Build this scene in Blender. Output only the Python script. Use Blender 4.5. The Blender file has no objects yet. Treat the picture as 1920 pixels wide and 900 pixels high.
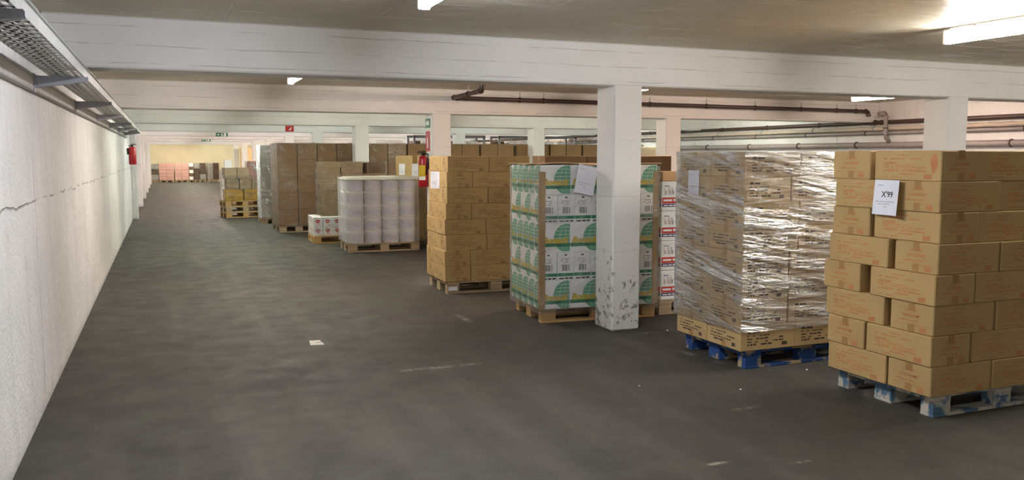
import bpy, math, random
from mathutils import Matrix, Vector, noise as mnoise

# ------------------------------------------------------------------ camera, world, exposure
sc = bpy.context.scene
col = sc.collection
CAM_H = 1.6
cam = bpy.data.objects.new('camera', bpy.data.cameras.new('camera'))
col.objects.link(cam)
sc.camera = cam
cam.data.sensor_width = 36.0
cam.data.lens = 1600.0 / 1920.0 * 36.0
cam.data.clip_start = 0.05
cam.data.clip_end = 200
_pitch = math.atan(158 / 1600.0)
_fw = Vector((-655, -158, 1600)).normalized()          # the aisle's direction in camera space (x right, y down)
_up = Vector((0, -math.cos(_pitch), -math.sin(_pitch)))
_rt = _fw.cross(_up)
right = Vector((_rt.x, _fw.x, _up.x)); down = Vector((_rt.y, _fw.y, _up.y)); fwd = Vector((_rt.z, _fw.z, _up.z))
cam.matrix_world = Matrix(((right.x, -down.x, -fwd.x, 0), (right.y, -down.y, -fwd.y, 0),
                           (right.z, -down.z, -fwd.z, CAM_H), (0, 0, 0, 1)))
world = bpy.data.worlds.new('world')
sc.world = world
world.use_nodes = True
world.node_tree.nodes['Background'].inputs[0].default_value = (1, 0.97, 0.92, 1)
world.node_tree.nodes['Background'].inputs[1].default_value = 0.02
vs = sc.view_settings
sc.display_settings.display_device = 'sRGB'
vs.view_transform = 'Standard'
vs.look = 'None'
vs.gamma = 1.0
vs.use_curve_mapping = False
vs.exposure = 2.55
LAMP = 27.0            # emission strength of every tube

random.seed(7)
PI = math.pi

# ------------------------------------------------------------------ node helpers
class NT:
    def __init__(s, name):
        s.m = bpy.data.materials.new(name); s.m.use_nodes = True
        s.t = s.m.node_tree; s.t.nodes.clear()
        s.out = s.t.nodes.new('ShaderNodeOutputMaterial')
    def n(s, typ, ins=None, **kw):
        nd = s.t.nodes.new(typ)
        for k, v in kw.items(): setattr(nd, k, v)
        for k, v in (ins or {}).items(): s.set(nd, k, v)
        return nd
    def set(s, nd, k, v):
        if isinstance(v, tuple) and len(v) == 2 and hasattr(v[0], 'outputs'):
            s.t.links.new(v[0].outputs[v[1]], nd.inputs[k])
        elif hasattr(v, 'outputs'):
            s.t.links.new(v.outputs[0], nd.inputs[k])
        else:
            if isinstance(v, tuple) and len(v) == 3 and nd.inputs[k].type == 'RGBA': v = (*v, 1)
            nd.inputs[k].default_value = v
    def math(s, op, a, b=0.0, c=None, clamp=False):
        nd = s.n('ShaderNodeMath', operation=op, use_clamp=clamp)
        s.set(nd, 0, a); s.set(nd, 1, b)
        if c is not None: s.set(nd, 2, c)
        return nd
    def coords(s, kind='Object'):
        return (s.n('ShaderNodeTexCoord'), {'Object': 3, 'UV': 2, 'Generated': 0}[kind])
    def pos(s):
        return (s.n('ShaderNodeNewGeometry'), 0)
    def mapping(s, vec, scale=(1, 1, 1), rot=(0, 0, 0), loc=(0, 0, 0)):
        return s.n('ShaderNodeMapping', {'Vector': vec, 'Scale': scale, 'Rotation': rot, 'Location': loc})
    def noise(s, vec, scale=5.0, detail=4.0, rough=0.55, dist=0.0):
        return s.n('ShaderNodeTexNoise', {'Vector': vec, 'Scale': scale, 'Detail': detail, 'Roughness': rough, 'Distortion': dist})
    def ramp(s, fac, lo, hi, a=0.0, b=1.0):
        nd = s.n('ShaderNodeMapRange', clamp=True)
        s.set(nd, 0, fac); s.set(nd, 1, lo); s.set(nd, 2, hi); s.set(nd, 3, a); s.set(nd, 4, b)
        return nd
    def mix(s, fac, a, b):
        nd = s.n('ShaderNodeMix', data_type='RGBA')
        s.set(nd, 0, fac); s.set(nd, 6, a); s.set(nd, 7, b)
        return (nd, 2)
    def bump(s, h, strength=0.3, dist=0.01):
        return s.n('ShaderNodeBump', {'Height': h, 'Strength': strength, 'Distance': dist})
    def pbr(s, color, rough=0.6, normal=None, **ins):
        b = s.n('ShaderNodeBsdfPrincipled')
        s.set(b, 'Base Color', color); s.set(b, 'Roughness', rough)
        if normal is not None: s.set(b, 'Normal', normal)
        for k, v in ins.items(): s.set(b, k.replace('_', ' '), v)
        s.t.links.new(b.outputs[0], s.out.inputs[0])
        return s.m

def srgb(r, g, b):
    f = lambda c: (c / 255 / 12.92) if c / 255 <= 0.04045 else ((c / 255 + 0.055) / 1.055) ** 2.4
    return (f(r), f(g), f(b))

def plain(name, color, rough=0.55, var=0.12, scale=9.0, bump=0.15, **kw):
    t = NT(name); c = t.coords()
    nz = t.noise(c, scale, 4)
    dark = tuple(x * (1 - var) for x in color); light = tuple(min(1, x * (1 + var)) for x in color)
    colr = t.mix(t.ramp(nz, 0.3, 0.7), dark, light)
    fine = t.noise(c, scale * 14, 3)
    return t.pbr(colr, rough, t.bump(fine, bump, 0.002), **kw)

def mat_carton(name, color, var=0.10):
    t = NT(name); c = t.coords()
    oi = t.n('ShaderNodeObjectInfo')
    nz = t.noise(c, 3.0, 5, 0.6)
    dark = tuple(x * (1 - var) for x in color); light = tuple(min(1, x * (1 + var * .8)) for x in color)
    base = t.mix(t.ramp(nz, 0.3, 0.7), dark, light)
    tint = t.mix(t.math('MULTIPLY', (oi, 5), 0.22), base, (color[0] * .72, color[1] * .74, color[2] * .72))
    flute = t.noise(t.mapping(c, (300, 300, 6)), 1.0, 2)
    return t.pbr(tint, 0.72, t.bump(flute, 0.08, 0.001))

def mat_wall():
    t = NT('rough_white_wall'); p = t.pos()
    sx = t.n('ShaderNodeSeparateXYZ', {0: p})
    big = t.noise(p, 0.9, 5, 0.6); mid = t.noise(p, 7, 6, 0.65); fine = t.noise(p, 45, 4, 0.7)
    streak = t.noise(t.mapping(p, (1, 3.0, 0.25)), 2.2, 4)
    wob = t.noise(p, 2.5, 3)
    zz = t.math('ADD', (sx, 2), t.math('MULTIPLY', wob, 0.09))
    l1 = t.ramp(t.math('ABSOLUTE', t.math('SUBTRACT', zz, 1.36)), 0.003, 0.008, 1, 0)
    yy = t.math('ADD', (sx, 1), t.math('MULTIPLY', wob, 0.08))
    l2 = t.ramp(t.math('ABSOLUTE', t.math('SUBTRACT', t.math('FLOORED_MODULO', yy, 2.45), 1.2)), 0.003, 0.009, 1, 0)
    brk = t.ramp(t.noise(p, 3.1, 3), 0.42, 0.56)
    line = t.math('MULTIPLY', t.math('MAXIMUM', l1, l2), brk)
    colr = t.mix(t.ramp(big, 0.35, 0.7), srgb(236, 235, 233), srgb(222, 220, 217))
    colr = t.mix(t.math('MULTIPLY', t.ramp(streak, 0.5, 0.75), 0.35), colr, srgb(200, 195, 186))
    chip = t.ramp(t.noise(t.mapping(p, (1, 1, .6)), 11, 5, 0.75), 0.70, 0.74)
    colr = t.mix(t.math('MULTIPLY', chip, 0.5), colr, srgb(170, 162, 150))
    foot = t.math('MULTIPLY', t.ramp(t.math('ADD', (sx, 2), t.math('MULTIPLY', mid, 0.12)), 0.07, 0.14, 1, 0), 0.35)
    colr = t.mix(foot, colr, srgb(140, 132, 120))
    colr = t.mix(t.math('MULTIPLY', line, 0.55), colr, srgb(150, 143, 133))
    h = t.math('ADD', t.math('ADD', t.math('MULTIPLY', mid, 1.0), t.math('MULTIPLY', fine, 0.35)), t.math('MULTIPLY', line, -0.5))
    return t.pbr(colr, 0.75, t.bump(h, 1.0, 0.03))

def mat_board(name, ca, cb, dirt=0.42, chips=False, board=0.13):
    """painted board-marked concrete: horizontal board joints, broken dark cracks, pin holes"""
    t = NT(name); p = t.pos()
    sx = t.n('ShaderNodeSeparateXYZ', {0: p})
    wob = t.noise(t.mapping(p, (1.3, 1.3, 2)), 1.6, 5, .65)
    zz = t.math('ADD', (sx, 2), t.math('MULTIPLY', wob, 0.035))
    l = t.ramp(t.math('ABSOLUTE', t.math('SUBTRACT', t.math('FLOORED_MODULO', zz, board), board / 2)), 0.001, 0.0045, 1, 0)
    brk = t.ramp(t.noise(t.mapping(p, (1.5, 1.5, 6)), 1.3, 5, .65), 0.43, 0.55)
    line = t.math('MULTIPLY', l, brk)
    grain = t.noise(t.mapping(p, (2, 2, 40)), 1.5, 5, .6)
    big = t.noise(p, 1.1, 4)
    colr = t.mix(t.ramp(big, 0.35, 0.7), ca, cb)
    colr = t.mix(t.math('MULTIPLY', line, dirt), colr, srgb(95, 90, 86))
    spots = t.ramp(t.noise(t.mapping(p, (1, 1, 1.4)), 26, 2), 0.765, 0.785)
    colr = t.mix(t.math('MULTIPLY', spots, 0.6), colr, srgb(80, 76, 72))
    if chips:
        low = t.ramp((sx, 2), 0.25, 1.15, 1, 0)
        ch = t.ramp(t.math('ADD', t.noise(t.mapping(p, (1, 1, .8)), 13, 6, .78), t.math('MULTIPLY', low, 0.12)), 0.665, 0.70)
        ch = t.math('MULTIPLY', ch, t.ramp((sx, 2), 0.9, 1.3, 1, 0.15))
        colr = t.mix(t.math('MULTIPLY', ch, 0.8), colr, srgb(70, 66, 62))
        foot = t.math('MULTIPLY', t.ramp(t.math('ADD', (sx, 2), t.math('MULTIPLY', grain, .3)), 0.15, 0.7, 1, 0), 0.22)
        colr = t.mix(foot, colr, srgb(150, 142, 132))
    h = t.math('ADD', grain, t.math('MULTIPLY', line, -1.5))
    return t.pbr(colr, 0.62, t.bump(h, 0.25, 0.008))

def mat_ceiling():
    t = NT('board_marked_ceiling'); p = t.pos()
    sx = t.n('ShaderNodeSeparateXYZ', {0: p})
    big = t.noise(p, 0.7, 5, .6)
    colr = t.mix(t.ramp(big, 0.35, 0.7), srgb(220, 211, 191), srgb(200, 191, 171))
    fl = t.noise(t.mapping(p, (2.2, 26, 1)), 1.0, 4, .65)
    area = t.ramp(t.noise(p, 0.9, 2), 0.42, 0.6)
    fleck = t.math('MULTIPLY', t.ramp(fl, 0.565, 0.60), area)
    colr = t.mix(t.math('MULTIPLY', fleck, 0.85), colr, srgb(250, 246, 236))
    wob = t.noise(p, 1.7, 3)
    xx = t.math('ADD', (sx, 0), t.math('MULTIPLY', wob, 0.03))
    seam = t.ramp(t.math('ABSOLUTE', t.math('SUBTRACT', t.math('FLOORED_MODULO', xx, 1.0), 0.48)), 0.002, 0.008, 1, 0)
    sb = t.ramp(t.noise(t.mapping(p, (1, 2.5, 1)), 1.2, 3), 0.4, 0.55)
    seam = t.math('MULTIPLY', seam, sb)
    colr = t.mix(t.math('MULTIPLY', seam, 0.6), colr, t.mix(t.ramp((sx, 0), 4.9, 5.0), srgb(255, 252, 244), srgb(86, 80, 70)))
    h = t.math('ADD', t.math('ADD', t.noise(t.mapping(p, (1.5, 30, 1)), 1.0, 4), t.math('MULTIPLY', fleck, .8)), t.math('MULTIPLY', seam, 1.5))
    return t.pbr(colr, t.ramp(fleck, 0, 1, 0.5, 0.2), t.bump(h, 0.6, 0.02))

def mat_floor():
    t = NT('dark_asphalt_floor'); p = t.pos()
    big = t.noise(p, 0.55, 5, .6); mid = t.noise(p, 3.2, 6, .65); fine = t.noise(p, 160, 3, .6); agg = t.noise(p, 55, 4, .7)
    colr = t.mix(t.ramp(big, 0.3, 0.7), srgb(61, 58, 51), srgb(73, 70, 61))
    colr = t.mix(t.math('MULTIPLY', t.ramp(mid, 0.5, 0.8), 0.4), colr, srgb(52, 50, 44))
    colr = t.mix(t.math('MULTIPLY', t.ramp(agg, 0.6, 0.75), 0.25), colr, srgb(118, 112, 102))
    # swept tracks running along the aisle
    trk = t.noise(t.mapping(p, (2.2, 0.12, 1)), 1.3, 4)
    colr = t.mix(t.math('MULTIPLY', t.ramp(trk, 0.5, 0.7), 0.3), colr, srgb(108, 102, 94))
    # pale worn scuffs
    nz = t.noise(t.mapping(p, (7, 3, 1), (0, 0, 0.5)), 2.0, 5, .7)
    for (x, y, rx, ry, a) in ((2.78, 3.12, .10, .05, .3), (2.98, 3.08, .12, .035, .5), (3.9, 5.75, .05, .12, .3), (3.95, 5.45, .03, .08, .3),
                              (3.38, 4.35, .13, .03, .5), (2.62, 3.6, .12, .025, .8), (3.05, 3.45, .09, .02, .5), (2.45, 3.35, .04, .02, .2),
                              (2.7, 7.9, .06, .25, .3), (1.9, 6.1, .5, .05, .2), (4.02, 6.6, .12, .03, .2)):
        q = t.mapping(t.mapping(p, (1, 1, 0), loc=(-x, -y, 0)), (1 / rx, 1 / ry, 1), (0, 0, 0))
        d = t.n('ShaderNodeVectorMath', {0: q}, operation='LENGTH')
        k = t.math('MULTIPLY', t.ramp((d, 1), 0.15, 1.0, 1, 0), t.ramp(nz, 0.42, 0.62))
        colr = t.mix(t.math('MULTIPLY', k, 0.8), colr, srgb(178, 168, 152))
    rough = t.ramp(mid, 0.3, 0.7, 0.55, 0.8)
    h = t.math('ADD', t.math('MULTIPLY', agg, 1.0), t.math('MULTIPLY', fine, 0.6))
    return t.pbr(colr, rough, t.bump(h, 0.35, 0.006))

def mat_wood(name, ca, cb, paint=None, worn=None, wear=0.5):
    t = NT(name); c = t.coords()
    oi = t.n('ShaderNodeObjectInfo')
    off = t.n('ShaderNodeVectorMath', {0: c, 1: (oi, 1)}, operation='ADD')
    grain = t.noise(t.mapping(off, (3, 30, 30)), 1.5, 5, .6)
    colr = t.mix(t.ramp(grain, 0.3, 0.7), ca, cb)
    tint = t.mix(t.math('MULTIPLY', (oi, 5), 0.4), colr, tuple(x * .6 for x in ca))
    if paint:
        w = t.noise(t.mapping(off, (4, 9, 6)), 1.3, 4, .6)
        m = t.ramp(w, wear - .04, wear + .04)
        p2 = t.mix(t.ramp(grain, .3, .7), paint, tuple(x * .6 for x in paint))
        tint = t.mix(m, p2, worn if worn else tint)
    return t.pbr(tint, 0.75, t.bump(grain, 0.3, 0.004))

def mat_film(name, amount=0.5, su=3.0, sv=45.0, tilt=0.15, haze=0.3, tint=(1, 1, 1), seed=0.0, bump=0.9, bdist=0.02, base=0.035):
    t = NT(name)
    uv = t.coords('UV')
    m1 = t.mapping(uv, (su, sv, 1), (0, 0, 0), (seed, seed, 0))
    sk = t.mapping(uv, (1, 1, 1), (0, 0, tilt))
    m2 = t.mapping(sk, (su, sv * .8, 1), loc=(seed + 3, 0, 0))
    n1 = t.noise(m1, 1.0, 4, .6, 1.2); n2 = t.noise(m2, 1.0, 4, .65, 0.8)
    fine = t.noise(t.mapping(sk, (su * 6, sv * 2.2, 1)), 1.0, 3)
    h = t.math('ADD', t.math('ADD', n1, n2), t.math('MULTIPLY', fine, 0.35))
    bmp = t.bump(h, bump, bdist)
    area = t.noise(t.mapping(sk, (1.3, 4.0, 1), loc=(seed, seed * 2, 0)), 1.0, 3, .5, .5)
    wr = t.math('MULTIPLY', t.ramp(n2, 0.42, 0.66), t.ramp(area, 0.4, 0.62))
    fr = t.n('ShaderNodeFresnel', {'IOR': 1.35, 'Normal': bmp})
    fac = t.math('ADD', t.math('MULTIPLY', wr, amount), t.math('ADD', t.math('MULTIPLY', fr, 0.55), base), clamp=True)
    gl = t.n('ShaderNodeBsdfGlossy', {'Color': (1, 1, 1, 1), 'Roughness': t.math('ADD', t.math('MULTIPLY', wr, 0.12), 0.07), 'Normal': bmp})
    df = t.n('ShaderNodeBsdfDiffuse', {'Color': (*tint, 1), 'Normal': bmp})
    s1 = t.n('ShaderNodeMixShader', {0: haze, 1: gl, 2: df})
    tr = t.n('ShaderNodeBsdfTransparent', {0: (0.95, 0.95, 0.95, 1)})
    s2 = t.n('ShaderNodeMixShader', {0: fac, 1: tr, 2: s1})
    t.t.links.new(s2.outputs[0], t.out.inputs[0])
    return t.m

_lamp_mats = {}
def mat_lamp(rgb, k=1.0):
    if (rgb, k) in _lamp_mats: return _lamp_mats[rgb, k]
    t = NT('lit_lamp_diffuser')
    e = t.n('ShaderNodeEmission', {0: (*rgb, 1), 1: LAMP * k})
    t.t.links.new(e.outputs[0], t.out.inputs[0])
    _lamp_mats[rgb, k] = t.m
    return t.m

M = {}
M['wall'] = mat_wall()
M['beam'] = mat_board('painted_beam_concrete', srgb(240, 239, 237), srgb(228, 227, 224))
M['column'] = mat_board('painted_column_concrete', srgb(238, 237, 233), srgb(226, 224, 219), dirt=0.25, chips=True, board=0.5)
M['ceiling'] = mat_ceiling()
M['floor'] = mat_floor()
M['cream'] = plain('cream_painted_wall', srgb(226, 216, 186), 0.7, .06, 1.5)
M['kraft'] = mat_carton('kraft_cardboard', srgb(190, 159, 106))
M['kraft_b'] = mat_carton('kraft_cardboard_warm', srgb(190, 161, 112))
M['kraft_yel'] = mat_carton('kraft_cardboard_yellow', srgb(184, 153, 100))
M['kraft_dk'] = mat_carton('kraft_cardboard_brown', srgb(146, 116, 80))
M['kraft_gr'] = mat_carton('kraft_cardboard_greyish', srgb(166, 146, 116))
M['mustard'] = mat_carton('mustard_cardboard', srgb(186, 148, 60))
M['tape'] = plain('brown_parcel_tape', srgb(164, 126, 76), 0.35, .05)
M['ink_red'] = plain('red_print', srgb(190, 122, 72), 0.7, .1)
M['ink_black'] = plain('black_print', srgb(62, 50, 40), 0.7, .1)
M['ink_brown'] = plain('brown_print', srgb(136, 106, 66), 0.7, .1)
M['smudge'] = plain('faded_orange_smudge', srgb(196, 132, 84), 0.8, .12)
M['white_card'] = plain('white_carton_board', srgb(244, 243, 241), 0.5, .03)
M['green'] = plain('green_print', srgb(104, 176, 138), 0.5, .12)
M['green_dk'] = plain('dark_green_print', srgb(30, 130, 84), 0.5, .12)
M['yellow'] = plain('yellow_print', srgb(216, 186, 40), 0.5, .12)
M['red'] = plain('bright_red_print', srgb(205, 62, 48), 0.5, .12)
M['navy'] = plain('navy_print', srgb(46, 44, 92), 0.5, .1)
M['pink'] = plain('pink_carton', srgb(212, 166, 156), 0.6, .1)
M['paper'] = plain('white_paper', srgb(232, 233, 240), 0.6, .03, bump=.05)
M['plastic_white'] = plain('white_bucket_plastic', srgb(238, 236, 234), 0.35, .04, 6, .05)
M['bucket_label'] = plain('pale_lilac_label', srgb(216, 214, 226), 0.4, .06)
M['blue_wood'] = mat_wood('blue_painted_pallet_wood', srgb(190, 170, 130), srgb(160, 140, 100), srgb(30, 76, 142), None, 0.57)
M['blue_worn'] = mat_wood('worn_blue_pallet_wood', srgb(186, 180, 165), srgb(150, 142, 128), srgb(92, 124, 150), srgb(190, 184, 168), 0.49)
M['pine'] = mat_wood('raw_pine_pallet_wood', srgb(200, 164, 106), srgb(172, 134, 80))
M['pine_gr'] = mat_wood('weathered_pallet_wood', srgb(186, 164, 132), srgb(150, 128, 98))
M['steel'] = plain('galvanised_steel', srgb(200, 201, 198), 0.45, .08, 6, Metallic=0.1)
M['bracket'] = plain('grey_painted_steel', srgb(158, 160, 168), 0.5, .1)
M['ledge'] = plain('grey_ledge_paint', srgb(176, 172, 166), 0.7, .08)
M['cable'] = plain('dark_cable', srgb(60, 58, 56), 0.5)
M['pipe_dk'] = plain('dark_brown_pipe', srgb(70, 54, 48), 0.45, .15)
M['pipe_gr'] = plain('grey_plastic_pipe', srgb(150, 140, 138), 0.45, .1)
M['pipe_pale'] = plain('pale_lagged_pipe', srgb(190, 176, 160), 0.6, .1)
M['lamp_body'] = plain('white_lamp_housing', srgb(226, 222, 220), 0.4, .04)
M['ext_red'] = plain('extinguisher_red', srgb(170, 30, 36), 0.3, .08)
M['black'] = plain('black_plastic', srgb(26, 25, 25), 0.45)
M['sign_green'] = plain('sign_green', srgb(20, 120, 80), 0.5, .05)
M['sign_red'] = plain('sign_red', srgb(190, 40, 36), 0.5, .05)
M['sign_white'] = plain('sign_white', srgb(240, 240, 236), 0.5, .02)
M['edge_board'] = plain('brown_edge_board', srgb(168, 138, 92), 0.7, .08)
M['lid_board'] = plain('peach_cardboard_sheet', srgb(214, 178, 136), 0.75, .06)
M['peach'] = plain('peach_carton', srgb(222, 178, 130), 0.7, .08)
M['orange'] = plain('orange_carton', srgb(222, 150, 110), 0.7, .08)
M['grey_card'] = plain('pale_grey_carton', srgb(190, 186, 178), 0.6, .08)
M['brown_dk'] = plain('dark_brown_carton', srgb(110, 84, 66), 0.7, .15)
M['film_b'] = mat_film('stretch_film', 1.5, 1.6, 30, 0.2, .3, (.95, .94, .92), 0.0, 1.0, .05, .09)
M['film_c'] = mat_film('stretch_film_tight', 0.3, 3.0, 22, -0.35, .45, (.96, .96, .95), 5.0, .7)
M['film_e'] = mat_film('stretch_film_milky', 0.3, 1.6, 11, 0.25, .5, (.95, .94, .94), 9.0, .45, .02, .10)
M['film_f'] = mat_film('stretch_film_creased', 0.28, 7, 7, 0.9, .1, (.9, .9, .88), 13.0, .8, .02, .02)
M['film_w'] = mat_film('stretch_film_white', 1.3, 8, 9, 0.8, .7, (.86, .86, .84), 17.0, .7)
M['sheet'] = plain('milky_cover_sheet', srgb(222, 218, 206), 0.35, .06)

# ------------------------------------------------------------------ mesh builder
_text_cache = {}
def text2d(s, size, shear=0.0, weight=0.0):
    key = (s, size, shear, weight)
    if key in _text_cache: return _text_cache[key]
    cu = bpy.data.curves.new('t', 'FONT'); cu.body = s; cu.size = size; cu.shear = shear; cu.offset = weight
    cu.align_x = 'CENTER'; cu.align_y = 'CENTER'; cu.resolution_u = 2
    ob = bpy.data.objects.new('t', cu); col.objects.link(ob)
    dg = bpy.context.evaluated_depsgraph_get()
    me = ob.evaluated_get(dg).to_mesh()
    r = ([(v.co.x, v.co.y) for v in me.vertices], [tuple(p.vertices) for p in me.polygons])
    ob.evaluated_get(dg).to_mesh_clear()
    bpy.data.objects.remove(ob); bpy.data.curves.remove(cu)
    _text_cache[key] = r
    return r

class Frame:
    """a flat face: origin o, right r, up u, normal n"""
    def __init__(s, o, r, u):
        s.o = Vector(o); s.r = Vector(r); s.u = Vector(u); s.n = s.r.cross(s.u)
    def p(s, x, y, d=0.0): return s.o + s.r * x + s.u * y + s.n * d

class MB:
    def __init__(s): s.v = []; s.f = []; s.mi = []; s.m = []; s.uv = None
    def mat(s, m):
        if m not in s.m: s.m.append(m)
        return s.m.index(m)
    def add(s, vs, fs, m):
        b = len(s.v); k = s.mat(m)
        s.v += [tuple(v) for v in vs]
        for f in fs: s.f.append(tuple(b + i for i in f)); s.mi.append(k)
        return s
    def box(s, lo, hi, m, c=0.0):
        x0, y0, z0 = lo; x1, y1, z1 = hi
        if c <= 0:
            vs = [(x, y, z) for z in (z0, z1) for y in (y0, y1) for x in (x0, x1)]
            return s.add(vs, [(0, 2, 3, 1), (4, 5, 7, 6), (0, 1, 5, 4), (2, 6, 7, 3), (0, 4, 6, 2), (1, 3, 7, 5)], m)
        vs = []; idx = {}
        for ix, X in enumerate((x0, x1)):
            for iy, Y in enumerate((y0, y1)):
                for iz, Z in enumerate((z0, z1)):
                    sx, sy, sz = (1 - 2 * ix), (1 - 2 * iy), (1 - 2 * iz)
                    for a in range(3):
                        o = [sx * c, sy * c, sz * c]; o[a] = 0
                        idx[ix, iy, iz, a] = len(vs); vs.append((X + o[0], Y + o[1], Z + o[2]))
        fs = []
        g = lambda ix, iy, iz, a: idx[ix, iy, iz, a]
        for a in range(3):
            b, d = (a + 1) % 3, (a + 2) % 3
            for sgn in (0, 1):
                q = []
                for (p, r) in ((0, 0), (1, 0), (1, 1), (0, 1)):
                    t = [0, 0, 0]; t[a] = sgn; t[b] = p; t[d] = r; q.append(g(*t, a))
                fs.append(tuple(q if sgn else q[::-1]))
            for p in (0, 1):
                for r in (0, 1):
                    t0 = [0, 0, 0]; t1 = [0, 0, 0]
                    t0[b] = t1[b] = p; t0[d] = t1[d] = r; t0[a] = 0; t1[a] = 1
                    q = (g(*t0, b), g(*t1, b), g(*t1, d), g(*t0, d))
                    fs.append(q if (p == r) == False else q[::-1])
        for ix in (0, 1):
            for iy in (0, 1):
                for iz in (0, 1):
                    q = (g(ix, iy, iz, 0), g(ix, iy, iz, 1), g(ix, iy, iz, 2))
                    fs.append(q if (ix + iy + iz) % 2 else q[::-1])
        return s.add(vs, fs, m)
    def tube(s, pts, r, m, n=10, caps=True):
        pts = [Vector(p) for p in pts]; rings = []
        for i, p in enumerate(pts):
            d = ((pts[i] - pts[i - 1]).normalized() if i else Vector()) + ((pts[i + 1] - p).normalized() if i < len(pts) - 1 else Vector())
            d.normalize()
            a = d.cross(Vector((0, 0, 1))) if abs(d.z) < .95 else d.cross(Vector((0, 1, 0)))
            a.normalize(); b = a.cross(d)
            rr = r[i] if isinstance(r, (list, tuple)) else r
            rings.append([p + (a * math.cos(2 * PI * k / n) + b * math.sin(2 * PI * k / n)) * rr for k in range(n)])
        vs = [v for R in rings for v in R]; fs = []
        for i in range(len(pts) - 1):
            for k in range(n):
                k2 = (k + 1) % n
                fs.append((i * n + k, (i + 1) * n + k, (i + 1) * n + k2, i * n + k2))
        if caps:
            fs.append(tuple(range(n))); fs.append(tuple(range((len(pts) - 1) * n, len(pts) * n))[::-1])
        return s.add(vs, fs, m)
    def lathe(s, prof, m, n=20, c=(0, 0, 0)):
        vs = []; fs = []
        for (r, z) in prof:
            vs += [(c[0] + r * math.cos(2 * PI * k / n), c[1] + r * math.sin(2 * PI * k / n), c[2] + z) for k in range(n)]
        for i in range(len(prof) - 1):
            for k in range(n):
                k2 = (k + 1) % n
                fs.append((i * n + k, i * n + k2, (i + 1) * n + k2, (i + 1) * n + k))
        if prof[0][0] > 1e-4: fs.append(tuple(range(n))[::-1])
        if prof[-1][0] > 1e-4: fs.append(tuple(range((len(prof) - 1) * n, len(prof) * n)))
        return s.add(vs, fs, m)
    def rect(s, F, x0, y0, x1, y1, m, d=0.0008):
        return s.add([F.p(x0, y0, d), F.p(x1, y0, d), F.p(x1, y1, d), F.p(x0, y1, d)], [(0, 1, 2, 3)], m)
    def poly(s, F, pts, m, d=0.0008):
        return s.add([F.p(x, y, d) for x, y in pts], [tuple(range(len(pts)))], m)
    def text(s, F, body, x, y, size, m, d=0.001, shear=0.0, weight=0.0, sx=1.0):
        v, f = text2d(body, size, shear, weight)
        return s.add([F.p(x + a * sx, y + b, d) for a, b in v], f, m)
    def words(s, F, x0, x1, y, h, m, rng, d=0.0008, fill=0.8):
        """a line of print too small to read: little uneven word-blocks"""
        x = x0
        while x < x1:
            w = rng.uniform(1.2, 4.5) * h
            if x + w > x1: break
            if rng.random() < fill:
                k = rng.uniform(.75, 1.0)
                s.rect(F, x, y, x + w, y + h * k, m, d)
            x += w + h * .6
        return s
    def build(s, name, parent=None, smooth=False):
        me = bpy.data.meshes.new(name)
        me.from_pydata(s.v, [], s.f)
        for m in s.m: me.materials.append(m)
        me.polygons.foreach_set('material_index', s.mi)
        if smooth: me.polygons.foreach_set('use_smooth', [True] * len(s.f))
        if s.uv:
            L = me.uv_layers.new(name='UVMap')
            for lp in me.loops: L.data[lp.index].uv = s.uv[lp.vertex_index]
        me.update()
        o = bpy.data.objects.new(name, me); col.objects.link(o)
        if parent: o.parent = parent
        return o

def tag(o, label=None, cat=None, group=None, kind=None):
    if label: o['label'] = label
    if cat: o['category'] = cat
    if group: o['group'] = group
    if kind: o['kind'] = kind
    return o
def empty(name, loc, rz=0.0, label=None, cat=None, group=None):
    o = bpy.data.objects.new(name, None); col.objects.link(o)
    o.empty_display_size = .1; o.location = loc; o.rotation_euler.z = rz
    return tag(o, label, cat, group)
def copy_tree(o, parent=None):
    c = o.copy(); col.objects.link(c)
    if parent: c.parent = parent
    for ch in list(o.children): copy_tree(ch, c)
    return c
def discard(o):
    for ch in list(o.children): discard(ch)
    bpy.data.objects.remove(o)
def box_obj(name, lo, hi, m, parent=None, c=0.0): return MB().box(lo, hi, m, c).build(name, parent)
def struct(o, label, cat=None): return tag(o, label, cat, None, 'structure')

# ------------------------------------------------------------------ the shell
XL, XR, Y0, YE, ZC, ZB = -0.75, 12.45, -4.0, 57.0, 2.59, 2.22
BEAMS = [6.77 + 5.55 * n for n in range(-1, 9)]
struct(box_obj('floor', (XL - .2, Y0, -.2), (XR + .2, YE + .2, 0), M['floor']), 'dark grey asphalt floor of the parking deck', 'floor')
struct(box_obj('ceiling', (XL - .2, Y0, ZC), (XR + .2, YE + .2, ZC + .2), M['ceiling']), 'board marked beige concrete ceiling', 'ceiling')
struct(box_obj('wall_left', (XL - .2, Y0, 0), (XL, YE, ZC), M['wall']), 'rough white painted wall along the left side', 'wall')
struct(box_obj('wall_right', (XR, Y0, 0), (XR + .2, YE, ZC), M['wall']), 'white wall carrying the pipes on the far right', 'wall')
struct(box_obj('wall_end', (XL, YE, 0), (XR, YE + .2, ZC), M['cream']), 'cream wall closing the far end of the aisle', 'wall')
struct(box_obj('wall_back', (XL, Y0 - .2, 0), (XR, Y0, ZC), M['wall']), 'white wall behind the viewpoint', 'wall')
struct(box_obj('trim_1', (XL, Y0, 1.995), (XL + .045, 21.0, 2.085), M['ledge'], None, .006), 'narrow grey ledge running along the left wall under the tray', 'trim')
for y in BEAMS:
    struct(box_obj('beam', (XL, y, ZB), (XR, y + .33, ZC), M['beam'], None, .012), 'white painted concrete ceiling beam across the aisle', 'beam')
    for x in (3.74, 7.80):
        if y > 2:
            struct(box_obj('column', (x, y - .001, 0), (x + .29, y + .329, ZB + .02), M['column'], None, .014), 'square white painted concrete column under a beam', 'column')
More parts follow.
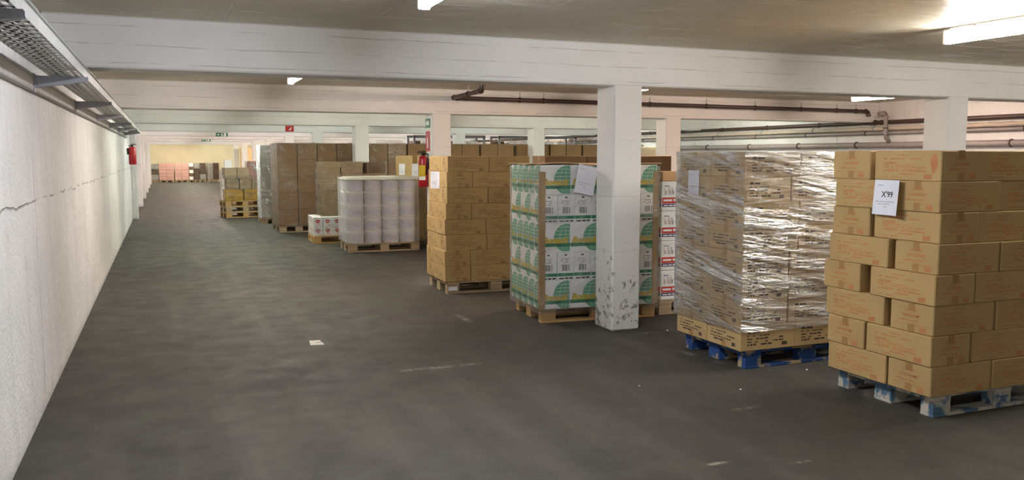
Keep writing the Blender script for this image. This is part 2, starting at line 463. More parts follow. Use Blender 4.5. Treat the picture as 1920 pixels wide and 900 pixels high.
for y in BEAMS[4:]:
    struct(box_obj('trim_2', (XL, y, 0), (XL + .13, y + .33, ZB), M['wall'], None, .01), 'shallow white pilaster on the left wall', 'pilaster')

# ------------------------------------------------------------------ lamps (own light in the builder)
def lamp(x, y, rgb, label, L=1.45, k=1.0):
    t = empty('ceiling_lamp', (x, y, ZC), 0, label, 'lamp', 'tube lamps under the ceiling')
    MB().box((-.03, -L / 2, -.072), (.03, L / 2, -.02), M['lamp_body'], .006).build('housing', t)
    b = MB()
    for yy in (-L * .35, L * .35): MB().box((-.02, yy - .03, -.021), (.02, yy + .03, 0), M['lamp_body']).build('mount', t)
    d = MB()
    prof = [(.036 * math.cos(a), -.092 - .034 * math.sin(a)) for a in [-.55 + (PI + 1.1) * k / 8 for k in range(9)]]
    vs = [(px, yy, pz) for yy in (-L / 2 + .02, L / 2 - .02) for px, pz in prof]
    fs = [(k, k + 1, k + 10, k + 9) for k in range(8)] + [tuple(range(9))[::-1], tuple(range(9, 18))]
    d.add(vs, fs, mat_lamp(rgb, k)).build('diffuser', t)
    for s in (-1, 1):
        MB().box((-.037, s * (L / 2 - .01) - .012, -.128), (.037, s * (L / 2 - .01) + .012, -.02), M['lamp_body'], .004).build('end_cap', t)
    return t
BAYC = {-1: [(.97, .97, 1), (1, .96, .9), (1, .95, .86)], 0: [(.88, .91, 1.0), (1.0, .97, .90), (1, .92, .82)],
        1: [(1, .93, .88), (1, .73, .59), (1, .77, .65)], 2: [(.97, 1, .89), (.97, 1, .86), (.98, 1, .88)],
        3: [(.92, 1, .94), (.92, 1, .92), (.93, 1, .92)], 4: [(1, .90, .86), (1, .93, .86), (1, .93, .86)],
        5: [(1, .86, .80), (1, .94, .86), (1, .93, .86)], 6: [(1, .86, .79), (1, .88, .8), (1, .9, .8)],
        7: [(1, .94, .84), (1, .85, .7), (1, .9, .8)], 8: [(1, .96, .84), (1, .9, .76), (1, .9, .8)], 9: [(1, .96, .80), (1, .93, .78), (1, .92, .8)]}
LX = [1.47, 5.80, 10.25]
WHERE = ['over the aisle', 'over the middle of the storage rows', 'near the right wall']
ORD = {-1: 'behind the viewpoint', 0: 'before the nearest beam', 1: 'just behind the nearest beam', 2: 'behind the second beam', 3: 'behind the third beam', 4: 'behind the fourth beam',
       5: 'behind the fifth beam', 6: 'behind the sixth beam', 7: 'behind the seventh beam', 8: 'behind the eighth beam', 9: 'in the last bay'}
for n in range(-1, 10):
    for i in range(3):
        if n == -1 and i > 0: continue
        y = 4.28 + 5.72 * n if n < 2 else 4.28 + 5.6 * n
        lamp(LX[i] + (-.1 if (n == 0 and i == 1) else .17 if (n == 1 and i == 1) else 0), y, BAYC[n][i], 'lit white tube lamp %s, %s' % (WHERE[i], ORD[n]), k=1.0 if n < 4 else 1.35)

# ------------------------------------------------------------------ cable tray on brackets
tray = empty('cable_tray', (0, 0, 0), 0, 'long galvanised perforated cable tray on brackets along the left wall', 'cable tray')
TX0, TX1, TZ, TY0, TY1 = -0.62, -0.43, 2.085, Y0 + .1, 20.2
for x, nm in ((TX0, 'side_rail'), (TX1, 'side_rail')):
    b = MB(); b.box((x - .0015, TY0, TZ), (x + .0015, TY1, TZ + .06), M['steel'])
    b.box((x - (.012 if x == TX0 else 0), TY0, TZ + .058), (x + (.0 if x == TX0 else .012), TY1, TZ + .061), M['steel'])
    b.build(nm, tray)
b = MB()
for k in range(6):
    x = TX0 + (TX1 - TX0) * k / 5
    w = .009
    b.box((max(TX0, x - w), TY0, TZ - .002), (min(TX1, x + w), TY1, TZ + .001), M['steel'])
y = TY0
while y < TY1:
    b.box((TX0, y, TZ - .002), (TX1, y + .035, TZ + .0012), M['steel']); y += .115
tag(b.build('perforated_base', tray), 'slotted steel bottom of the tray', kind='stuff')
for k, (x, r) in enumerate(((-.585, .009), (-.55, .012), (-.515, .008))):
    pts = [(x + .008 * math.sin(yy * 1.3 + k), yy, TZ + .004 + r) for yy in [TY0 + j * (TY1 - TY0) / 40 for j in range(41)]]
    MB().tube(pts, r, M['cable'], 6).build('cable', tray)
for y in (.65, 3.3, 5.95, 8.6, 11.25, 13.9, 16.55, 19.2):
    b = MB()
    xa, xb = XL + .045, TX1 + .02
    for s in (-1, 1):
        yy = y + s * .018
        b.add([(xa, yy - .002, TZ - .075), (xb, yy - .002, TZ - .03), (xb, yy - .002, TZ - .004), (xa, yy - .002, TZ - .004),
               (xa, yy + .002, TZ - .075), (xb, yy + .002, TZ - .03), (xb, yy + .002, TZ - .004), (xa, yy + .002, TZ - .004)],
              [(0, 1, 2, 3), (7, 6, 5, 4), (0, 4, 5, 1), (3, 2, 6, 7), (1, 5, 6, 2), (0, 3, 7, 4)], M['bracket'])
    b.box((xa, y - .02, TZ - .004), (xb, y + .02, TZ - .002), M['bracket'])
    b.add([(xa, y - .018, TZ - .074), (xb, y - .018, TZ - .029), (xb, y + .018, TZ - .029), (xa, y + .018, TZ - .074)], [(0, 1, 2, 3)], M['bracket'])
    br = b.build('bracket', tray)
    MB().box((XL + .045, y - .035, TZ - .1), (XL + .051, y + .035, TZ + .01), M['bracket'], .001).build('mounting_plate', br)

# ------------------------------------------------------------------ pipes
def bend(p0, p1, p2, r, n=5):
    p0, p1, p2 = map(Vector, (p0, p1, p2))
    a = p1 + (p0 - p1).normalized() * r; c = p1 + (p2 - p1).normalized() * r
    return [a * (1 - t) ** 2 + p1 * 2 * t * (1 - t) + c * t * t for t in [k / n for k in range(n + 1)]]
def pipe(name, label, pts, r, m, clamps, bendr=.07, hang=0.0, cat='pipe', wall=None):
    t = empty(name, (0, 0, 0), 0, label, cat)
    path = [pts[0]]
    for i in range(1, len(pts) - 1): path += bend(pts[i - 1], pts[i], pts[i + 1], bendr)
    path.append(pts[-1])
    MB().tube(path, r, m, 12).build('pipe_run', t, True)
    for i in range(1, len(pts) - 1):
        bb = bend(pts[i - 1], pts[i], pts[i + 1], bendr)
        for q, (e, f) in enumerate(((bb[0], Vector(pts[i - 1])), (bb[-1], Vector(pts[i + 1])))):
            d = (f - e).normalized()
            MB().tube([e - d * .012, e + d * .03], r * 1.28, m, 12).build('coupling', t)
    for (p, d) in clamps:
        p = Vector(p); d = Vector(d)
        c = MB().tube([p - d * .012, p + d * .012], r * 1.3, M['pipe_dk'] if m != M['pipe_pale'] else M['bracket'], 12)
        if hang: c.tube([p, p + Vector((0, 0, hang))], .006, M['bracket'], 6)
        if wall is not None: c.tube([p, (wall, p.y, p.z)], .008, M['bracket'], 6)
        c.build('clamp', t)
    return t
YB = 12.20
pipe('drain_pipe', 'dark brown drain pipe hung along the front of the second beam', [(4.02, 10.92, ZC - .004), (4.02, 10.92, 2.475), (4.02, YB, 2.455), (12.05, YB, 2.41), (12.05, YB, 2.33)],
     .032, M['pipe_dk'], [((x, YB, 2.455 - (x - 4.02) * .0056), (1, 0, 0)) for x in (5.1, 5.5, 6.75, 7.4, 8.5, 9.5, 10.5, 11.3, 11.75)] + [((4.02, 11.5, 2.466), (0, 1, 0))], .06, .12)
for k, (x, z, r, m, lab) in enumerate(((12.33, 2.215, .035, M['pipe_dk'], 'dark brown pipe, topmost of the four along the right wall'),
                                       (12.36, 2.10, .040, M['pipe_pale'], 'pale lagged pipe just under the dark one on the right wall'),
                                       (12.36, 2.02, .030, M['pipe_gr'], 'thin grey pipe under the pale lagged one on the right wall'),
                                       (12.34, 1.80, .050, M['pipe_gr'], 'thick grey pipe, lowest of the four along the right wall'))):
    pipe('wall_pipe', lab, [(x, Y0 + .5, z), (x, 40, z)], r, m, [((x, 7.3 + 1.62 * j + .2 * k, z), (0, 1, 0)) for j in range(14)], wall=XR)
pipe('down_pipe', 'grey elbowed down pipe joining the lowest wall pipe on the right', [(12.05, 11.95, 2.36), (12.22, 11.95, 2.36), (12.22, 11.95, 1.98), (12.32, 11.95, 1.84)],
     .038, M['pipe_gr'], [((12.22, 11.95, 2.1), (0, 0, 1))], .05)
v = empty('pipe_valve', (12.33, 12.35, 2.215), 0, 'dark valve fitting on the top pipe of the right wall', 'valve')
MB().tube([(0, -.06, 0), (0, .06, 0)], .052, M['pipe_dk'], 12).build('valve_body', v)
MB().tube([(0, 0, .04), (0, 0, .09)], .012, M['pipe_dk'], 8).build('spindle', v)
MB().tube([(0, 0, .09), (0, 0, .1)], .035, M['pipe_dk'], 12).build('hand_wheel', v)

# ------------------------------------------------------------------ pallets
def make_pallet(L, W, m):
    r = empty('pallet', (0, 0, 0))
    mod = lambda lo, hi: MB().box(lo, hi, m, .003)
    ys = (0, (W - .145) / 2, W - .1); bw = (.1, .145, .1); xs = (0, (L - .145) / 2, L - .145)
    for y, w in zip(ys, bw):
        mod((0, y, 0), (L, y + w, .022)).build('skid_board', r)
        for x in xs: mod((x, y + .002, .022), (x + .145, y + w - .002, .1)).build('block', r)
    for x in xs: mod((x, 0, .1), (x + .145, W, .122)).build('stringer_board', r)
    n = 5
    for k in range(n):
        w = .145 if k % 2 == 0 else .1
        cy = .0725 + (W - .145) * k / (n - 1)
        mod((0, cy - w / 2, .122), (L, cy + w / 2, .144)).build('deck_board', r)
    return r
_pal = {}
def pallet(loc, yaw, label, m='pine', L=1.2, W=.8, group='pallets under the loads'):
    key = (m, L, W)
    if key not in _pal: _pal[key] = make_pallet(L, W, M[m]); o = _pal[key]
    else: o = copy_tree(_pal[key])
    o.location = loc; o.rotation_euler.z = math.radians(yaw)
    return tag(o, label, 'pallet', group)

# ------------------------------------------------------------------ cartons
def faces_of(l, w, h):
    return {'front': Frame((0, -w / 2, h / 2), (1, 0, 0), (0, 0, 1)), 'back': Frame((0, w / 2, h / 2), (-1, 0, 0), (0, 0, 1)),
            'left': Frame((-l / 2, 0, h / 2), (0, -1, 0), (0, 0, 1)), 'right': Frame((l / 2, 0, h / 2), (0, 1, 0), (0, 0, 1))}

def print_end(b, F, w, h, ink, rng):
    b.text(F, 'L.W.A', 0, h * .25, h * .17, ink, weight=.0006, sx=1.1)
    b.text(F, 'KANDERME', 0, h * .06, h * .15, ink, weight=.0004, sx=.95)
    b.words(F, -w * .30, w * .16, -h * .13, h * 0.043, ink, rng)
    b.words(F, -w * .38, w * .36, -h * .25, h * 0.025, ink, rng)
    stamp(b, F, w * .20, -h * .43, w * .15, h * .15, ink, rng)
def stamp(b, F, x, y, w, h, ink, rng):
    n = 4
    for k in range(n):
        b.rect(F, x, y + h * k / n, x + w, y + h * (k + .8) / n, ink)
def print_long(b, F, l, h, ink, rng):
    b.words(F, -l * .22, l * .08, h * .33, h * 0.036, ink, rng)
    b.words(F, -l * .36, l * .22, h * .21, h * 0.040, ink, rng)
    b.text(F, 'KANDERME', -l * .255, h * .08, h * .12, ink, weight=.0004, sx=.85)
    b.words(F, -l * .36, l * .16, h * .0, h * .03, ink, rng)
    b.words(F, -l * .36, l * .30, -h * .07, h * 0.036, ink, rng)
    b.words(F, -l * .36, l * .34, -h * .20, h * 0.040, ink, rng)
    b.words(F, -l * .3, l * .3, -h * .14, h * .03, ink, rng)
    b.words(F, -l * .1, l * .22, -h * .30, h * 0.050, ink, rng)
    b.words(F, -l * .36, -l * .05, -h * .40, h * 0.032, ink, rng)
    stamp(b, F, l * .26, -h * .43, l * .11, h * .16, ink, rng)
def print_black(b, F, l, h, ink, rng):
    b.words(F, -l * .38, -l * .08, h * .22, h * .10, ink, rng)
    b.words(F, -l * .38, l * .2, h * .09, h * .045, ink, rng)
    b.words(F, -l * .38, l * .34, -h * .04, h * .06, ink, rng)
    b.words(F, -l * .38, l * .3, -h * .16, h * .05, ink, rng)
    b.words(F, -l * .38, l * .1, -h * .28, h * .07, ink, rng)
    stamp(b, F, l * .25, -h * .36, l * .1, h * .15, ink, rng)

def carton_proto(l, w, h, m, style, seed=0, tape=True):
    rng = random.Random(seed)
    b = MB().box((-l / 2, -w / 2, 0), (l / 2, w / 2, h - .0005), m, .006)
    F = faces_of(l, w, h)
    for k, f in F.items():
        fl = l if k in ('front', 'back') else w
        if style == 'lwa': (print_long if fl == l else print_end)(b, f, fl, h, M['ink_red'], rng)
        elif style == 'lwa_brown': (print_long if fl == l else print_end)(b, f, fl, h, M['ink_brown'], rng)
        elif style == 'black': print_black(b, f, fl, h, M['ink_black'], rng)
        elif style == 'few':
            b.words(f, -fl * .3, fl * .25, h * .1, h * .06, M['ink_brown'], rng); b.words(f, -fl * .3, fl * .1, -h * .08, h * .05, M['ink_brown'], rng)
    o = b.build('carton')
    if tape:
        t = MB()
        t.box((-l / 2 - .0006, -.025, h - .0002), (l / 2 + .0006, .025, h + .0004), M['tape'])
        for s in (-1, 1):
            xa, xb = sorted((s * (l / 2 - .0002), s * (l / 2 + .0005)))
            t.box((xa, -.025, h * .72), (xb, .025, h), M['tape']); t.box((xa, -.025, 0.002), (xb, .025, h * .3), M['tape'])
        t.build('tape', o)
    return o
class Stack:
    def __init__(s, x, y, yaw, z=.144):
        s.x, s.y, s.a, s.z = x, y, math.radians(yaw), z
    def w(s, lx, ly, lz=0.0):
        c, n = math.cos(s.a), math.sin(s.a)
        return (s.x + lx * c - ly * n, s.y + lx * n + ly * c, s.z + lz)
_used = set()
def put(proto, st, x0, y0, lx, ly, z, along, label, cat, group, jit=.35):
    """proto's long side along 'x' or 'y' of the stack, near corner at x0, y0"""
    o = proto if proto.name not in _used else copy_tree(proto)
    _used.add(proto.name)
    jx, jy = (random.uniform(-.004, .004) * min(1, jit * 3), random.uniform(-.004, .004) * min(1, jit * 3))
    o.location = st.w(x0 + lx / 2 + jx, y0 + ly / 2 + jy, z)
    o.rotation_euler.z = st.a + (PI / 2 if along == 'y' else 0) + math.radians(random.uniform(-jit, jit))
    return tag(o, label, cat, group)
LAY = ['top', 'second', 'third', 'fourth', 'fifth', 'sixth', 'seventh', 'bottom']
def lay(k, n): return 'top layer' if k == 0 else ('bottom layer' if k == n - 1 else ['', 'second', 'third', 'fourth', 'fifth', 'sixth', 'seventh'][k] + ' layer down')

# ---- rightmost stack: kraft cartons with red print on a worn blue pallet
bl, bw_, bh = .51, .328, .186
SA = Stack(4.235, 3.70, 0)
pallet((4.31, 3.745, 0), 0, 'worn pale blue wooden pallet under the rightmost stack of red printed cartons', 'blue_worn')
protoA = carton_proto(bl, bw_, bh, M['kraft'], 'lwa', 1)
for k in range(8):
    z = (7 - k) * bh
    L = lay(k, 8); G = 'red printed kraft cartons of the rightmost stack'
    dx = [.022, .02, .024, .008, -.006, .0, -.012, -.004][k]; dy = [.03, .02, .022, .0, .0, .012, .01, .0][k]
    gap = [.032, .014, .034, .058, .088, .048, .018, .022][k]
    if k % 2 == 0:    # long side of the corner carton towards the aisle
        put(protoA, SA, dx, dy, bw_, bl, z, 'y', 'red printed kraft carton at the near corner of the rightmost stack, ' + L, 'carton', G)
        put(protoA, SA, dx - .003, dy + bl + gap, bl, bw_, z, 'x', 'red printed kraft carton at the far aisle end of the rightmost stack, ' + L, 'carton', G)
        put(protoA, SA, dx + bw_ + .006 + (.012 if k == 6 else 0), dy + .005, bl, bw_, z, 'x', 'red printed kraft carton right of the corner one, rightmost stack, ' + L, 'carton', G)
        put(protoA, SA, dx + bw_ + bl + .02, dy + .004, bw_, bl, z, 'y', 'red printed kraft carton at the outer right end of the rightmost stack, ' + L, 'carton', G)
        put(protoA, SA, dx + bl + .02, dy + bl + .03, bl, bw_, z, 'x', 'unseen carton added to block light, rear of the rightmost stack, ' + L, 'carton', G)  # unseen, added to keep light out of the gaps between cartons
    else:
        put(protoA, SA, dx, dy + .004, bl, bw_, z, 'x', 'red printed kraft carton at the near corner of the rightmost stack, ' + L, 'carton', G)
        put(protoA, SA, dx - .005, dy + bw_ + gap, bw_, bl, z, 'y', 'red printed kraft carton at the far aisle end of the rightmost stack, ' + L, 'carton', G)
        put(protoA, SA, dx + bl + .012 + (.015 if k == 5 else 0), dy + (.02 if k == 1 else .004), bl, bw_, z, 'x', 'red printed kraft carton right of the corner one, rightmost stack, ' + L, 'carton', G)
        put(protoA, SA, dx + bw_ + .06, dy + bw_ + .06, bw_, bl, z, 'y', 'unseen carton added to block light, rear of the rightmost stack, ' + L, 'carton', G)  # added behind, out of view, so the gaps stay dark

def sheet(name, label, F, w, h, curl=0.03, mark=None, tilt=0.0, cat='paper', group=None, lean=0.004, n=9):
    """a sheet of paper hung on a face; centre of the top edge is F.o; curls away along its right edge"""
    b = MB(); vs = []; ct, st_ = math.cos(tilt), math.sin(tilt)
    def P(x, y, d=0):
        t = (x + w / 2) / w; e = lean + curl * max(0, (t - .55) / .45) ** 2 + lean * .8 * (-y / h) * 2
        return F.p(x * ct - y * st_, x * st_ + y * ct, e + d)
    for d in (0, -.0006):
        vs += [P(-w / 2 + w * i / n, -h * j / n, d) for j in range(n + 1) for i in range(n + 1)]
    N = (n + 1) ** 2; fs = []
    for j in range(n):
        for i in range(n):
            a = j * (n + 1) + i
            fs.append((a, a + n + 1, a + n + 2, a + 1)); fs.append((N + a, N + a + 1, N + a + n + 2, N + a + n + 1))
    b.add(vs, fs, M['paper'])
    if mark:
        rng = random.Random(5)
        v, f = text2d(mark, .052, 0, .001)
        b.add([P(x * .95, y - h * .42, .001) for x, y in v], f, M['ink_black'])
    rng = random.Random(len(label))
    for (xa, xb, yy) in ((-.38, -.2, -.16), (-.38, .3, -.63), (-.3, .1, -.7), (-.1, .02, -.78)):
        x = xa * w
        while x < xb * w:
            ww = rng.uniform(.006, .02)
            b.add([P(x, yy * h, .001), P(x + ww, yy * h, .001), P(x + ww, yy * h + .004, .001), P(x, yy * h + .004, .001)], [(0, 1, 2, 3)], M['pipe_gr'])
            x += ww + .004
    return tag(b.build(name), label, cat, group)
turned = lambda x, y, z: Frame((x, y, z), Vector((.72, -.69, 0)).normalized(), (0, 0, 1))
aisle = lambda x, y, z: Frame((x, y, z), (0, -1, 0), (0, 0, 1))
sheet('paper_note', "curled white paper note marked X'99 on the rightmost stack", aisle(4.252, 4.10, 1.447), .225, .22, .03, "X'99", lean=.012)

# faded orange smudge on the top corner carton
o = [c for c in bpy.data.objects if c.get('label', '').startswith('red printed kraft carton at the near corner') and c['label'].endswith('top layer')][0]
b = MB(); rng = random.Random(9)
b.poly(Frame((0, bw_ / 2, bh / 2), (-1, 0, 0), (0, 0, 1)), [(.205 + .028 * math.cos(a) * rng.uniform(.7, 1.2), .02 + .062 * math.sin(a) * rng.uniform(.8, 1.1)) for a in [2 * PI * k / 14 for k in range(14)]], M['smudge'])
tag(b.build('stain', o), 'faded orange smudge')
# ---- second stack: black printed cartons wrapped in stretch film on a bright blue pallet
SB = Stack(3.925, 5.135, 0)
pallet((4.0, 5.165, 0), 0, 'bright blue wooden pallet under the film wrapped cartons', 'blue_wood')
cl, cw, ch = .505, .425, .1855
protoB = carton_proto(cl, cw, ch, M['kraft_b'], 'black', 3)
for k in range(8):
    z = (7 - k) * ch; L = lay(k, 8); G = 'black printed cartons under stretch film'
    d = .02 - .0025 * k
    long_first = k in (0, 2, 3, 7)
    if long_first:
        put(protoB, SB, d, d, cl, cw, z, 'x', 'black printed kraft carton under film at the near corner, blue pallet, ' + L, 'carton', G)
        put(protoB, SB, d, d + cw + .004, cl, cw, z, 'x', 'black printed kraft carton under film at the far aisle end, blue pallet, ' + L, 'carton', G)
        put(protoB, SB, d + cl + .004, d, cl, cw, z, 'x', 'black printed kraft carton under film right of the corner, blue pallet, ' + L, 'carton', G)
    else:
        put(protoB, SB, d, d, cw, cl - .07, z, 'x', 'black printed kraft carton under film at the near corner, blue pallet, ' + L, 'carton', G).scale.x = cw / cl
        put(protoB, SB, d, d + cw + .004, cw, cw, z, 'x', 'black printed kraft carton under film at the far aisle end, blue pallet, ' + L, 'carton', G).scale.x = cw / cl
        put(protoB, SB, d + cw + .006, d, cl, cw, z, 'x', 'black printed kraft carton under film right of the corner, blue pallet, ' + L, 'carton', G)
    if k == 0:
        put(protoB, SB, d + cl + .004, d + cw + .004, cl, cw, z, 'x', 'black printed kraft carton under film at the hidden rear of the blue pallet, top layer', 'carton', G)
sheet('paper_note', 'white paper note trapped under the film beside the blue pallet load', aisle(SB.x + .012, 5.80, 1.485), .15, .21, .0, None, 0, lean=.0015)

def film(name, label, st, lx, ly, z0, z1, m, amp=.008, seed=0, off=.012, top=.05, su=.05, sv=.022, dirn=.12):
    """stretch film round a load: a wrinkled skin with its own small folds"""
    cs = []; r = .03
    X0, Y0_, X1, Y1 = -off, -off, lx + off, ly + off
    def edge(a, b, nrm):
        L = math.dist(a, b); n = max(2, int(L / su))
        return [((a[0] + (b[0] - a[0]) * i / n, a[1] + (b[1] - a[1]) * i / n), nrm) for i in range(n)]
    P = edge((X0, Y0_), (X1, Y0_), (0, -1)) + edge((X1, Y0_), (X1, Y1), (1, 0)) + edge((X1, Y1), (X0, Y1), (0, 1)) + edge((X0, Y1), (X0, Y0_), (-1, 0))
    nz = int((z1 - z0) / sv); N = len(P)
    b = MB(); vs = []; uv = []
    per = 0; arc = [0]
    for i in range(N): per += math.dist(P[i][0], P[(i + 1) % N][0]); arc.append(per)
    for j in range(nz + 1):
        z = z0 + (z1 - z0) * j / nz
        for i in range(N + 1):
            (x, y), nr = P[i % N]
            s_ = arc[i]; c = arc[i % N]
            e = mnoise.noise(Vector((c * 1.3, (z + dirn * c) * 24, seed))) * amp + mnoise.noise(Vector((c * 4, (z - dirn * c) * 11, seed + 9))) * amp * .7
            e = max(-off * .6, e)
            edgy = 1 if 0 < i % N else .2
            vs.append(Vector(st.w(x + nr[0] * e * edgy, y + nr[1] * e * edgy, z - st.z))); uv.append((s_, z))
    fs = []
    for j in range(nz):
        for i in range(N):
            a = j * (N + 1) + i
            fs.append((a, a + 1, a + N + 2, a + N + 1))
    if top:                                   # film folded over the upper rim
        base = nz * (N + 1); k0 = len(vs)
        for i in range(N + 1):
            (x, y), nr = P[i % N]
            q = top * (.7 + .5 * mnoise.noise(Vector((arc[i % N] * 6, seed, 2))))
            xx = min(max(x, X0 + q), X1 - q); yy = min(max(y, Y0_ + q), Y1 - q)
            vs.append(Vector(st.w(xx, yy, z1 - st.z + .004))); uv.append((arc[i], z1 + .05))
        for i in range(N): fs.append((base + i, base + i + 1, k0 + i + 1, k0 + i))
    b.add(vs, fs, m); b.uv = uv
    return tag(b.build(name, None, True), label, 'film')
film('stretch_film', 'clear wrinkled stretch film round the cartons on the bright blue pallet', SB, cl * 2 + .03, cw * 2 + .02, .29, 1.632, M['film_b'], .010, 1)

# ---- third stack: white cartons with a green globe, film, edge boards, cardboard lid
SC = Stack(3.262, 7.30, -4.6)
pallet((3.305, 7.36, 0), -4.6, 'raw pine pallet under the white and green cartons beside the front column', 'pine')
GL, GW, GH = .300, .175, .274
def print_globe(b, F, w, h, rng, d=.0008):
    R = h * .5; cx, cy = w * .40 if w > .2 else w * .2, -h * .02
    xr = w / 2 - .006
    pts = [(min(xr, cx + R * math.cos(a)), cy + R * math.sin(a)) for a in [2 * PI * k / 40 for k in range(40)]]
    pts = [(max(-w / 2 + .006, x), min(h * .485, max(-h * .485, y))) for x, y in pts]
    b.poly(F, pts, M['green'], d)
    for q in (-.25, 0.0, .25, .5, .75):
        y = cy + R * q; hw = R * math.sqrt(1 - q * q) * .94
        xa, xb = max(-w / 2 + .006, cx - hw), min(xr, cx + hw)
        b.rect(F, xa, y - .002, xb, y + .002, M['white_card'], d * 2)
    for q in (-.55, -.15, .3):
        prev = None
        for k in range(9):
            a = -1.1 + 2.4 * k / 8; p = (cx + R * q * math.cos(a), cy + R * math.sin(a) * .93)
            if prev and prev[0] < xr - .004 and p[0] < xr - .004:
                b.poly(F, [(prev[0] - .0015, prev[1]), (prev[0] + .0015, prev[1]), (p[0] + .0015, p[1]), (p[0] - .0015, p[1])], M['white_card'], d * 2)
            prev = p
    b.rect(F, -w / 2 + .002, -h * .32, w / 2 - .002, -h * .2, M['green_dk'], d * 3)
    b.words(F, -w * .2, w * .25, -h * .285, h * .055, M['ink_black'], rng, d * 4)
    if w > .2: b.text(F, 'Bonack', -w * .03, -h * .10, h * .30, M['yellow'], d * 5, .3, .004, 1.05)
    else: b.text(F, 'Bonack', -w * .02, -h * .09, h * .2, M['yellow'], d * 5, .3, .002, .75)
def print_barcode(b, F, w, h, rng, d=.0008):
    b.rect(F, -w / 2 + .004, h * .47, w / 2 - .004, h * .475, M['ink_black'], d)
    b.words(F, -w * .08, w * .12, h * .36, h * .05, M['ink_black'], rng, d, 1)
    b.words(F, -w * .3, w * .3, h * .24, h * .025, M['pipe_gr'], rng, d)
    b.words(F, -w * .3, w * .3, h * .17, h * .03, M['pipe_gr'], rng, d)
    b.words(F, -w * .3, w * .3, h * .11, h * .025, M['pipe_gr'], rng, d)
    x = -w * .22
    while x < w * .22:
        ww = rng.choice((.003, .005, .007)); b.rect(F, x, -h * .17, x + ww, h * .05, M['ink_black'], d); x += ww + rng.choice((.003, .004, .008))
    b.rect(F, -w / 2 + .002, -h * .36, w / 2 - .002, -h * .25, M['green_dk'], d * 2)
    b.words(F, -w * .25, w * .2, -h * .33, h * .05, M['green'], rng, d * 3)
    b.words(F, -w * .4, w * .42, -h * .46, h * .06, M['ink_black'], rng, d, .95)
def proto_globe(end):
    rng = random.Random(4 if end == 'bar' else 6)
    b = MB().box((-GL / 2, -GW / 2, 0), (GL / 2, GW / 2, GH), M['white_card'], .004)
    F = faces_of(GL, GW, GH)
    for k in ('front', 'back'): print_globe(b, F[k], GL, GH, rng)
    for k in ('left', 'right'):
        (print_barcode if end == 'bar' else print_globe)(b, F[k], GW, GH, rng)
    return b.build('white_carton')
pg1, pg2 = proto_globe('globe'), proto_globe('bar')
NTH = ['first', 'second', 'third', 'fourth', 'fifth', 'sixth', 'seventh']
for k in range(5):
    z = (4 - k) * GH; L = lay(k, 5); G = 'white and green cartons beside the front column'
    if k % 2 == 0:
        for i in range(4):
            put(pg1, SC, i * (GL + .002), 0, GL, GW, z, 'x', 'white green-globe carton, front side, %s from the near edge board, %s' % (NTH[i], L), 'carton', G, .2)
        for j in range(1, 5):
            put(pg1, SC, 0, j * (GW + .002), GL, GW, z, 'x', 'white green-globe carton, aisle side, %s behind the corner one, %s' % (NTH[j - 1], L), 'carton', G, .2)
    else:
        for i in range(7):
            put(pg2, SC, i * (GW - .003), 0, GW - .005, GL, z, 'y', 'white barcode carton, green band, front side, %s from the near edge board, %s' % (NTH[i], L), 'carton', G, .2).scale.y = .97
        for j in range(1, 3):
            put(pg2, SC, 0, j * (GL + .002), GW, GL, z, 'y', 'white barcode-ended carton, aisle side, %s behind the corner one, %s' % (NTH[j - 1], L), 'carton', G, .2)
def edge_post(x, y, sx, sy, label, z0=.15, z1=1.45):
    b = MB(); t = .004; w = .055
    o = SC.w(x, y); 
    b.box((0 if sx > 0 else -w, 0 if sy > 0 else -t, z0), (w if sx > 0 else 0, t if sy > 0 else 0, z1), M['edge_board'])
    b.box((0 if sx > 0 else -t, 0 if sy > 0 else -w, z0), (t if sx > 0 else 0, w if sy > 0 else 0, z1), M['edge_board'])
    e = b.build('edge_board'); e.location = (o[0], o[1], 0); e.rotation_euler.z = SC.a
    return tag(e, label, 'edge board', 'cardboard edge boards')
CLX, CLY = 4 * (GL + .002), 5 * (GW + .002)
edge_post(-.006, -.006, 1, 1, 'brown cardboard edge board on the aisle corner of the white and green cartons')
edge_post(CLX + .012, -.006, -1, 1, 'brown cardboard edge board right of the front column on the white cartons')
b = MB(); n = 10; vs = []
for d in (0, .006):
    for j in range(n + 1):
        for i in range(n + 1):
            x, y = -.03 + (CLX + .06) * i / n, -.03 + (CLY + .06) * j / n
            e = max(abs(i / n - .5), abs(j / n - .5)) * 2
            vs.append(SC.w(x, y, 5 * GH + .004 + .012 * (1 - e ** 4) * .0 + .005 * math.sin(i * 1.1 + j) * e + d + (.012 if j == 0 else 0) * math.sin(i * .8)))
N = (n + 1) ** 2; fs = []
for j in range(n):
    for i in range(n):
        a = j * (n + 1) + i; fs += [(a, a + n + 1, a + n + 2, a + 1), (N + a, N + a + 1, N + a + n + 2, N + a + n + 1)]
ring = [i for i in range(n)] + [n + j * (n + 1) for j in range(n)] + [n * (n + 1) + n - i for i in range(n)] + [(n - j) * (n + 1) for j in range(n)]
for q in range(len(ring)): a, c = ring[q], ring[(q + 1) % len(ring)]; fs.append((a, c, N + c, N + a))
tag(b.add(vs, fs, M['lid_board']).build('cardboard_sheet'), 'flat peach cardboard sheet lying on the white and green cartons', 'cardboard sheet')
film('stretch_film', 'clear stretch film round the white and green cartons', SC, CLX + .01, CLY, .10, 1.50, M['film_c'], .006, 4, .016, .0)
p = SC.w(.47, -.022, 5 * GH - .01)
c_, s_ = math.cos(SC.a), math.sin(SC.a)
sheet('paper_note', 'bluish white paper note hanging tilted on the white and green cartons', Frame(p, (c_, s_, 0), (0, 0, 1)), .2, .27, 0, None, -.22, lean=.012)

